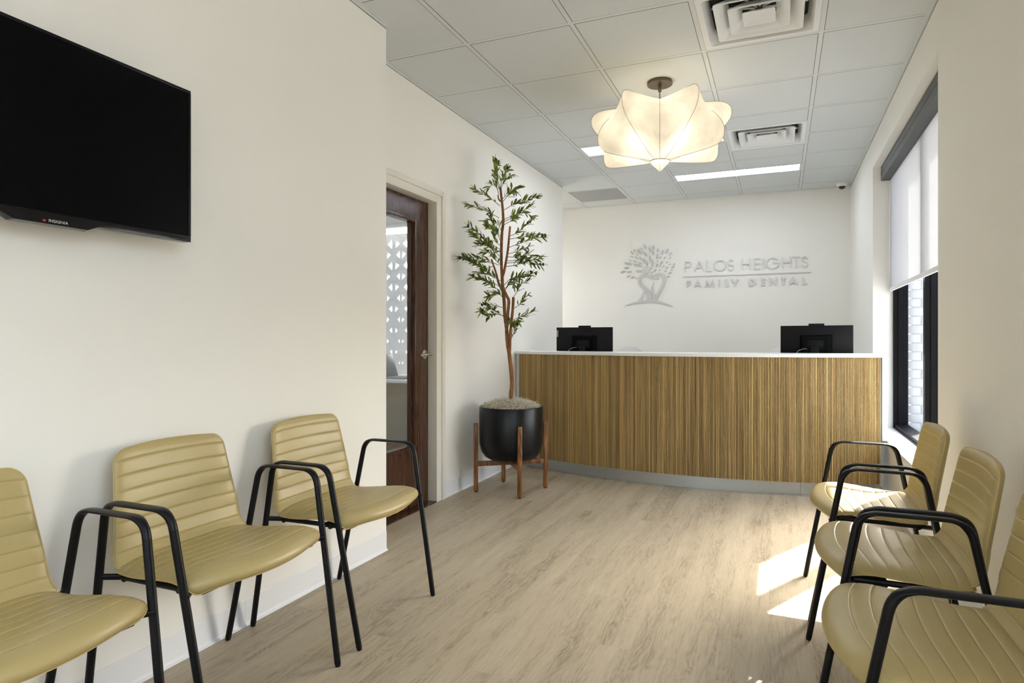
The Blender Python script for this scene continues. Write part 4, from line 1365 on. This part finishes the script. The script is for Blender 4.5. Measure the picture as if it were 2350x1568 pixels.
tree = empty('potted_olive_tree', (TX, TY, .223))
tag(tree, 'slender olive tree in a round black planter left of the desk', 'plant')
PR = .236
prof = [(.002, .0), (.11, .0), (.155, .008), (.195, .030), (.222, .070), (PR - .001, .125), (PR, .17), (PR, .392), (PR - .003, .397), (PR - .012, .397), (PR - .015, .392), (PR - .016, .33), (.002, .33)]
MB().lathe(prof, 56).obj('planter', 'pot', tree, 40)
MB().lathe([(PR - .017, .33), (PR - .018, .385), (PR - .05, .405), (.13, .428), (.06, .440), (.002, .444)], 32).obj('moss_bed', 'mossbed', tree, 60)
# curly dry moss
mv = []; mf = []
rs = random.Random(3)
def topz(r): return .382 + .060 * max(0, 1 - (r / (PR - .012)) ** 2.2)
for i in range(2600):
    r_ = (PR - .018) * math.sqrt(rs.random()); a = rs.random() * 2 * PI
    p = Vector((r_ * math.cos(a), r_ * math.sin(a), topz(r_) + rs.random() * .012))
    d = Vector((rs.gauss(0, 1), rs.gauss(0, 1), rs.gauss(.25, .55))).normalized()
    w = Vector((rs.gauss(0, 1), rs.gauss(0, 1), rs.gauss(0, 1))).normalized() * .0014
    pts = []
    for s_ in range(4):
        pts.append(p.copy()); p = p + d * .0085
        d = (d + Vector((rs.gauss(0, .7), rs.gauss(0, .7), rs.gauss(-.12, .5)))).normalized()
        if p.xy.length > PR - .014: p.x *= (PR - .014) / p.xy.length; p.y *= (PR - .014) / max(p.xy.length, 1e-6)
    k = len(mv)
    for q in pts: mv += [tuple(q + w), tuple(q - w)]
    for s_ in range(3): mf.append([k + 2 * s_, k + 2 * s_ + 1, k + 2 * s_ + 3, k + 2 * s_ + 2])
me = bpy.data.meshes.new('moss'); me.from_pydata(mv, [], mf); me.materials.append(M['moss'])
tag(link(bpy.data.objects.new('moss', me), tree), kind='stuff')

# trunk and stems. Coordinates: r to the right and z up as seen from the room, d away from it (metres)
ca, sa = math.cos(.3966), math.sin(.3966)
def tp(q):
    r_, d_, z_ = q
    return Vector((r_ * ca - d_ * sa, r_ * sa + d_ * ca, z_ - .223))
K = 1 / 309.9
def I(x, y, d=0.0):
    """survey of the tree: offsets from its foot, 310 units to the metre"""
    return ((x - 1172.9) * K, d, 1.115 + (778.7 - y) * K)
def stem(name, pts, r0, r1, mat='bark'):
    P = catmull([tp(p) for p in pts], 4)
    n_ = len(P)
    rj = random.Random(len(pts))
    rad = [(r0 + (r1 - r0) * i / (n_ - 1)) * (1 + .10 * (rj.random() - .5)) for i in range(n_)]
    return MB().tube(P, rad, 9).obj(name, mat, tree, 60)
stem('trunk', [I(1172.7, 925), I(1173, 905, .0), I(1175, 876, .01), I(1170, 822, .0), I(1164.5, 784, -.01), I(1162.7, 755, 0), I(1158.7, 723.5, .01), I(1157, 691, .01), I(1154, 667, .0), I(1152.4, 636, -.01), I(1150.5, 596, -.01), I(1151.6, 541, 0), I(1154.8, 509, .01), I(1153.5, 477, .0), I(1150.8, 453, 0), I(1148.4, 431, 0)], .0165, .0085)
stem('stem', [I(1162.7, 757, -.005), I(1166, 715, -.03), I(1167.5, 691, -.035), I(1162.7, 680, -.03), I(1157, 667, -.02), I(1153, 655, -.012)], .0115, .0105)
stem('stem', [I(1155, 672, .0), I(1150, 661, .03), I(1143.6, 647, .05), I(1138.8, 628, .06), I(1132.4, 608, .07), I(1127, 592, .08)], .0105, .006)
stem('stem', [I(1170, 806, 0), I(1170.7, 779, -.03), I(1173.9, 739, -.045), I(1177, 707.5, -.05), I(1178.4, 683.6, -.05)], .011, .0105)
stem('stem', [I(1152.4, 638, -.01), I(1157, 624.6, -.03), I(1161, 604, -.04), I(1164.3, 584.8, -.04), I(1166, 573, -.045), I(1168.3, 549, -.04), I(1170.7, 522, -.04)], .010, .0075)
stem('stem', [I(1149, 462, .01), I(1144, 455, .02), I(1143, 446, .02)], .006, .005)
twigs = [
    [(1148, 432), (1140, 405), (1135, 385), (1136, 370)], [(1149, 433), (1152, 412), (1158, 395), (1165, 384)], [(1149, 436), (1156, 418), (1166, 402), (1175, 396)], [(1148, 440), (1140, 420), (1136, 400), (1145, 390)],
    [(1145, 448), (1140, 432), (1130, 424), (1119, 430)], [(1151, 462), (1162, 445), (1175, 430), (1186, 436)], [(1152, 468), (1165, 452), (1178, 442), (1192, 438)],
    [(1147, 474), (1130, 464), (1110, 456), (1094, 450)], [(1146, 502), (1125, 492), (1100, 482), (1075, 477)], [(1156, 484), (1180, 472), (1205, 466), (1234, 457)],
    [(1157, 505), (1180, 496), (1205, 484), (1218, 478)], [(1157, 510), (1178, 498), (1200, 485), (1224, 492)], [(1152, 520), (1175, 505), (1178, 500), (1180, 498)],
    [(1150, 545), (1135, 532), (1122, 525), (1114, 514)], [(1149, 555), (1140, 535), (1130, 512), (1128, 503)], [(1170, 543), (1185, 538), (1200, 527), (1214, 515)], [(1170, 550), (1190, 545), (1212, 540), (1233, 536)],
    [(1166, 570), (1190, 562), (1220, 553), (1246, 548)], [(1165, 584), (1185, 577), (1200, 570), (1214, 562)], [(1150, 575), (1125, 560), (1098, 540), (1077, 527)], [(1149, 580), (1125, 568), (1105, 560), (1087, 548)],
    [(1148, 590), (1130, 575), (1112, 568), (1098, 572)], [(1145, 610), (1115, 598), (1085, 595), (1057, 600)], [(1133, 606), (1110, 602), (1085, 600), (1066, 598)], [(1132, 612), (1112, 618), (1095, 612), (1080, 604)],
    [(1163, 590), (1185, 592), (1210, 588), (1243, 592)], [(1162, 605), (1190, 604), (1215, 606), (1242, 612)], [(1160, 613), (1185, 610), (1210, 602), (1236, 600)], [(1162, 600), (1185, 598), (1210, 596), (1225, 607)],
    [(1154, 648), (1130, 636), (1110, 622), (1092, 612)], [(1140, 640), (1120, 632), (1105, 628), (1095, 632)], [(1152, 662), (1130, 650), (1110, 645), (1087, 641)], [(1152, 668), (1135, 662), (1120, 652), (1100, 645)],
    [(1157, 655), (1175, 640), (1200, 640), (1222, 632)], [(1160, 662), (1175, 648), (1192, 636), (1212, 628)], [(1158, 668), (1168, 655), (1176, 650), (1182, 660)],
    [(1178, 683), (1188, 668), (1192, 655), (1215, 645)], [(1157, 685), (1142, 675), (1130, 682), (1122, 680)], [(1156, 690), (1150, 680), (1135, 674), (1124, 684)], [(1157, 708), (1140, 703), (1125, 705), (1112, 702)],
    [(1157, 728), (1142, 718), (1125, 712), (1106, 718)], [(1158, 725), (1135, 722), (1120, 728), (1110, 716)], [(1180, 708), (1192, 700), (1200, 688), (1212, 680)], [(1178, 735), (1192, 728), (1208, 722), (1224, 716)],
    [(1174, 765), (1180, 752), (1184, 742), (1192, 740)], [(1172, 780), (1178, 768), (1182, 752), (1184, 745)], [(1173, 755), (1176, 748), (1172, 740), (1168, 745)],
    [(1150, 565), (1138, 555), (1134, 540), (1136, 530)], [(1150, 600), (1135, 590), (1120, 585), (1108, 590)], [(1150, 530), (1145, 520), (1135, 515), (1125, 520)], [(1152, 612), (1140, 600), (1132, 588), (1138, 575)],
]
fruit_at = {0, 1, 9, 15, 19, 17, 22, 26, 31, 33, 37, 39, 40, 44, 24, 45}
# leaf: a narrow folded blade, 14 triangles
lv = [(0, 0, 0)]
for t, w in ((.18, .085), (.42, .13), (.68, .11), (.88, .05)):
    lv += [(-w, t, .045 * math.sin(t * 3) + .03), (0, t, .05 * math.sin(t * 3)), (w, t, .045 * math.sin(t * 3) + .03)]
lv.append((0, 1, .0))
lf = [(0, 2, 1), (0, 3, 2)]
for i in range(3):
    b = 1 + i * 3
    lf += [(b, b + 1, b + 4, b + 3), (b + 1, b + 2, b + 5, b + 4)]
lf += [(10, 11, 13), (11, 12, 13)]
leaf_me = bpy.data.meshes.new('leaf')
leaf_me.from_pydata(lv, [], lf); leaf_me.materials.append(M['leaf'])
leaf_me.polygons.foreach_set('use_smooth', [True] * len(leaf_me.polygons))
olive_me = None
rt = random.Random(11)
jobs = []
for ti, tw in enumerate(twigs):
    dep = rt.uniform(-.13, .13)
    if tw[-1][0] < 1112: dep = rt.uniform(-.20, -.10)
    P3 = []
    for i, (a, b) in enumerate(tw):
        P3.append(tp(I(a, b, (-.02 if ti else 0) + dep * i / 3)))
    P = catmull(P3, 5)
    n_ = len(P)
    tg = MB().tube(P, [.0026 - .0014 * i / (n_ - 1) for i in range(n_)], 5).obj('branch', 'twig', tree, 60)
    length = sum((P[i + 1] - P[i]).length for i in range(n_ - 1))
    nl = max(10, int(length / .0088))
    for q in range(nl):
        f_ = .22 + .78 * (q + rt.random() * .6) / nl
        f_ = min(f_, 1.0)
        x_ = f_ * (n_ - 1); i0 = min(int(x_), n_ - 2)
        p = P[i0].lerp(P[i0 + 1], x_ - i0)
        t = (P[i0 + 1] - P[i0]).normalized()
        side = Vector((rt.gauss(0, 1), rt.gauss(0, 1), rt.gauss(.1, 1)))
        side = (side - t * side.dot(t)).normalized()
        spread = rt.uniform(.35, .95) if f_ < .97 else .1
        d = (t * math.cos(spread) + side * math.sin(spread)).normalized()
        sz = rt.uniform(.044, .070) * (1 - .25 * max(0, f_ - .7))
        up = Vector((rt.gauss(0, .6), rt.gauss(0, .6), 1))
        xx = d.cross(up).normalized(); zz = xx.cross(d)
        mat4 = Matrix((xx, d, zz)).transposed().to_4x4()
        mat4 = Matrix.Translation(p) @ mat4 @ Matrix.Scale(sz, 4)
        jobs.append((sz, tg, mat4))
    if ti in fruit_at:
        for q in range(2):
            pos = P[-1] + Vector((rt.uniform(-.016, .016), rt.uniform(-.016, .016), rt.uniform(-.006, .012)))
            if olive_me is None:
                o = MB().lathe([(.0005, -.0125), (.005, -.0105), (.0085, -.004), (.009, .001), (.0065, .008), (.0005, .0115)], 10).obj('olive', 'olive', tg, 80)
                olive_me = o.data
            else:
                o = link(bpy.data.objects.new('olive', olive_me), tg)
            o.location = pos; o.rotation_euler = (rt.uniform(-.6, .6), rt.uniform(-.6, .6), 0)
jobs.sort(key=lambda j: -j[0])
fv = []; ff = []
for i, (sz, tg, m4) in enumerate(jobs):
    if i < 300:
        o = link(bpy.data.objects.new('leaf', leaf_me), tg)
        o.matrix_local = m4
    else:
        k = len(fv)
        fv += [tuple(m4 @ Vector(p)) for p in lv]; ff += [[a + k for a in q] for q in lf]
me = bpy.data.meshes.new('foliage'); me.from_pydata(fv, [], ff); me.materials.append(M['leaf'])
me.polygons.foreach_set('use_smooth', [True] * len(me.polygons))
tag(link(bpy.data.objects.new('foliage', me), tree), kind='stuff')
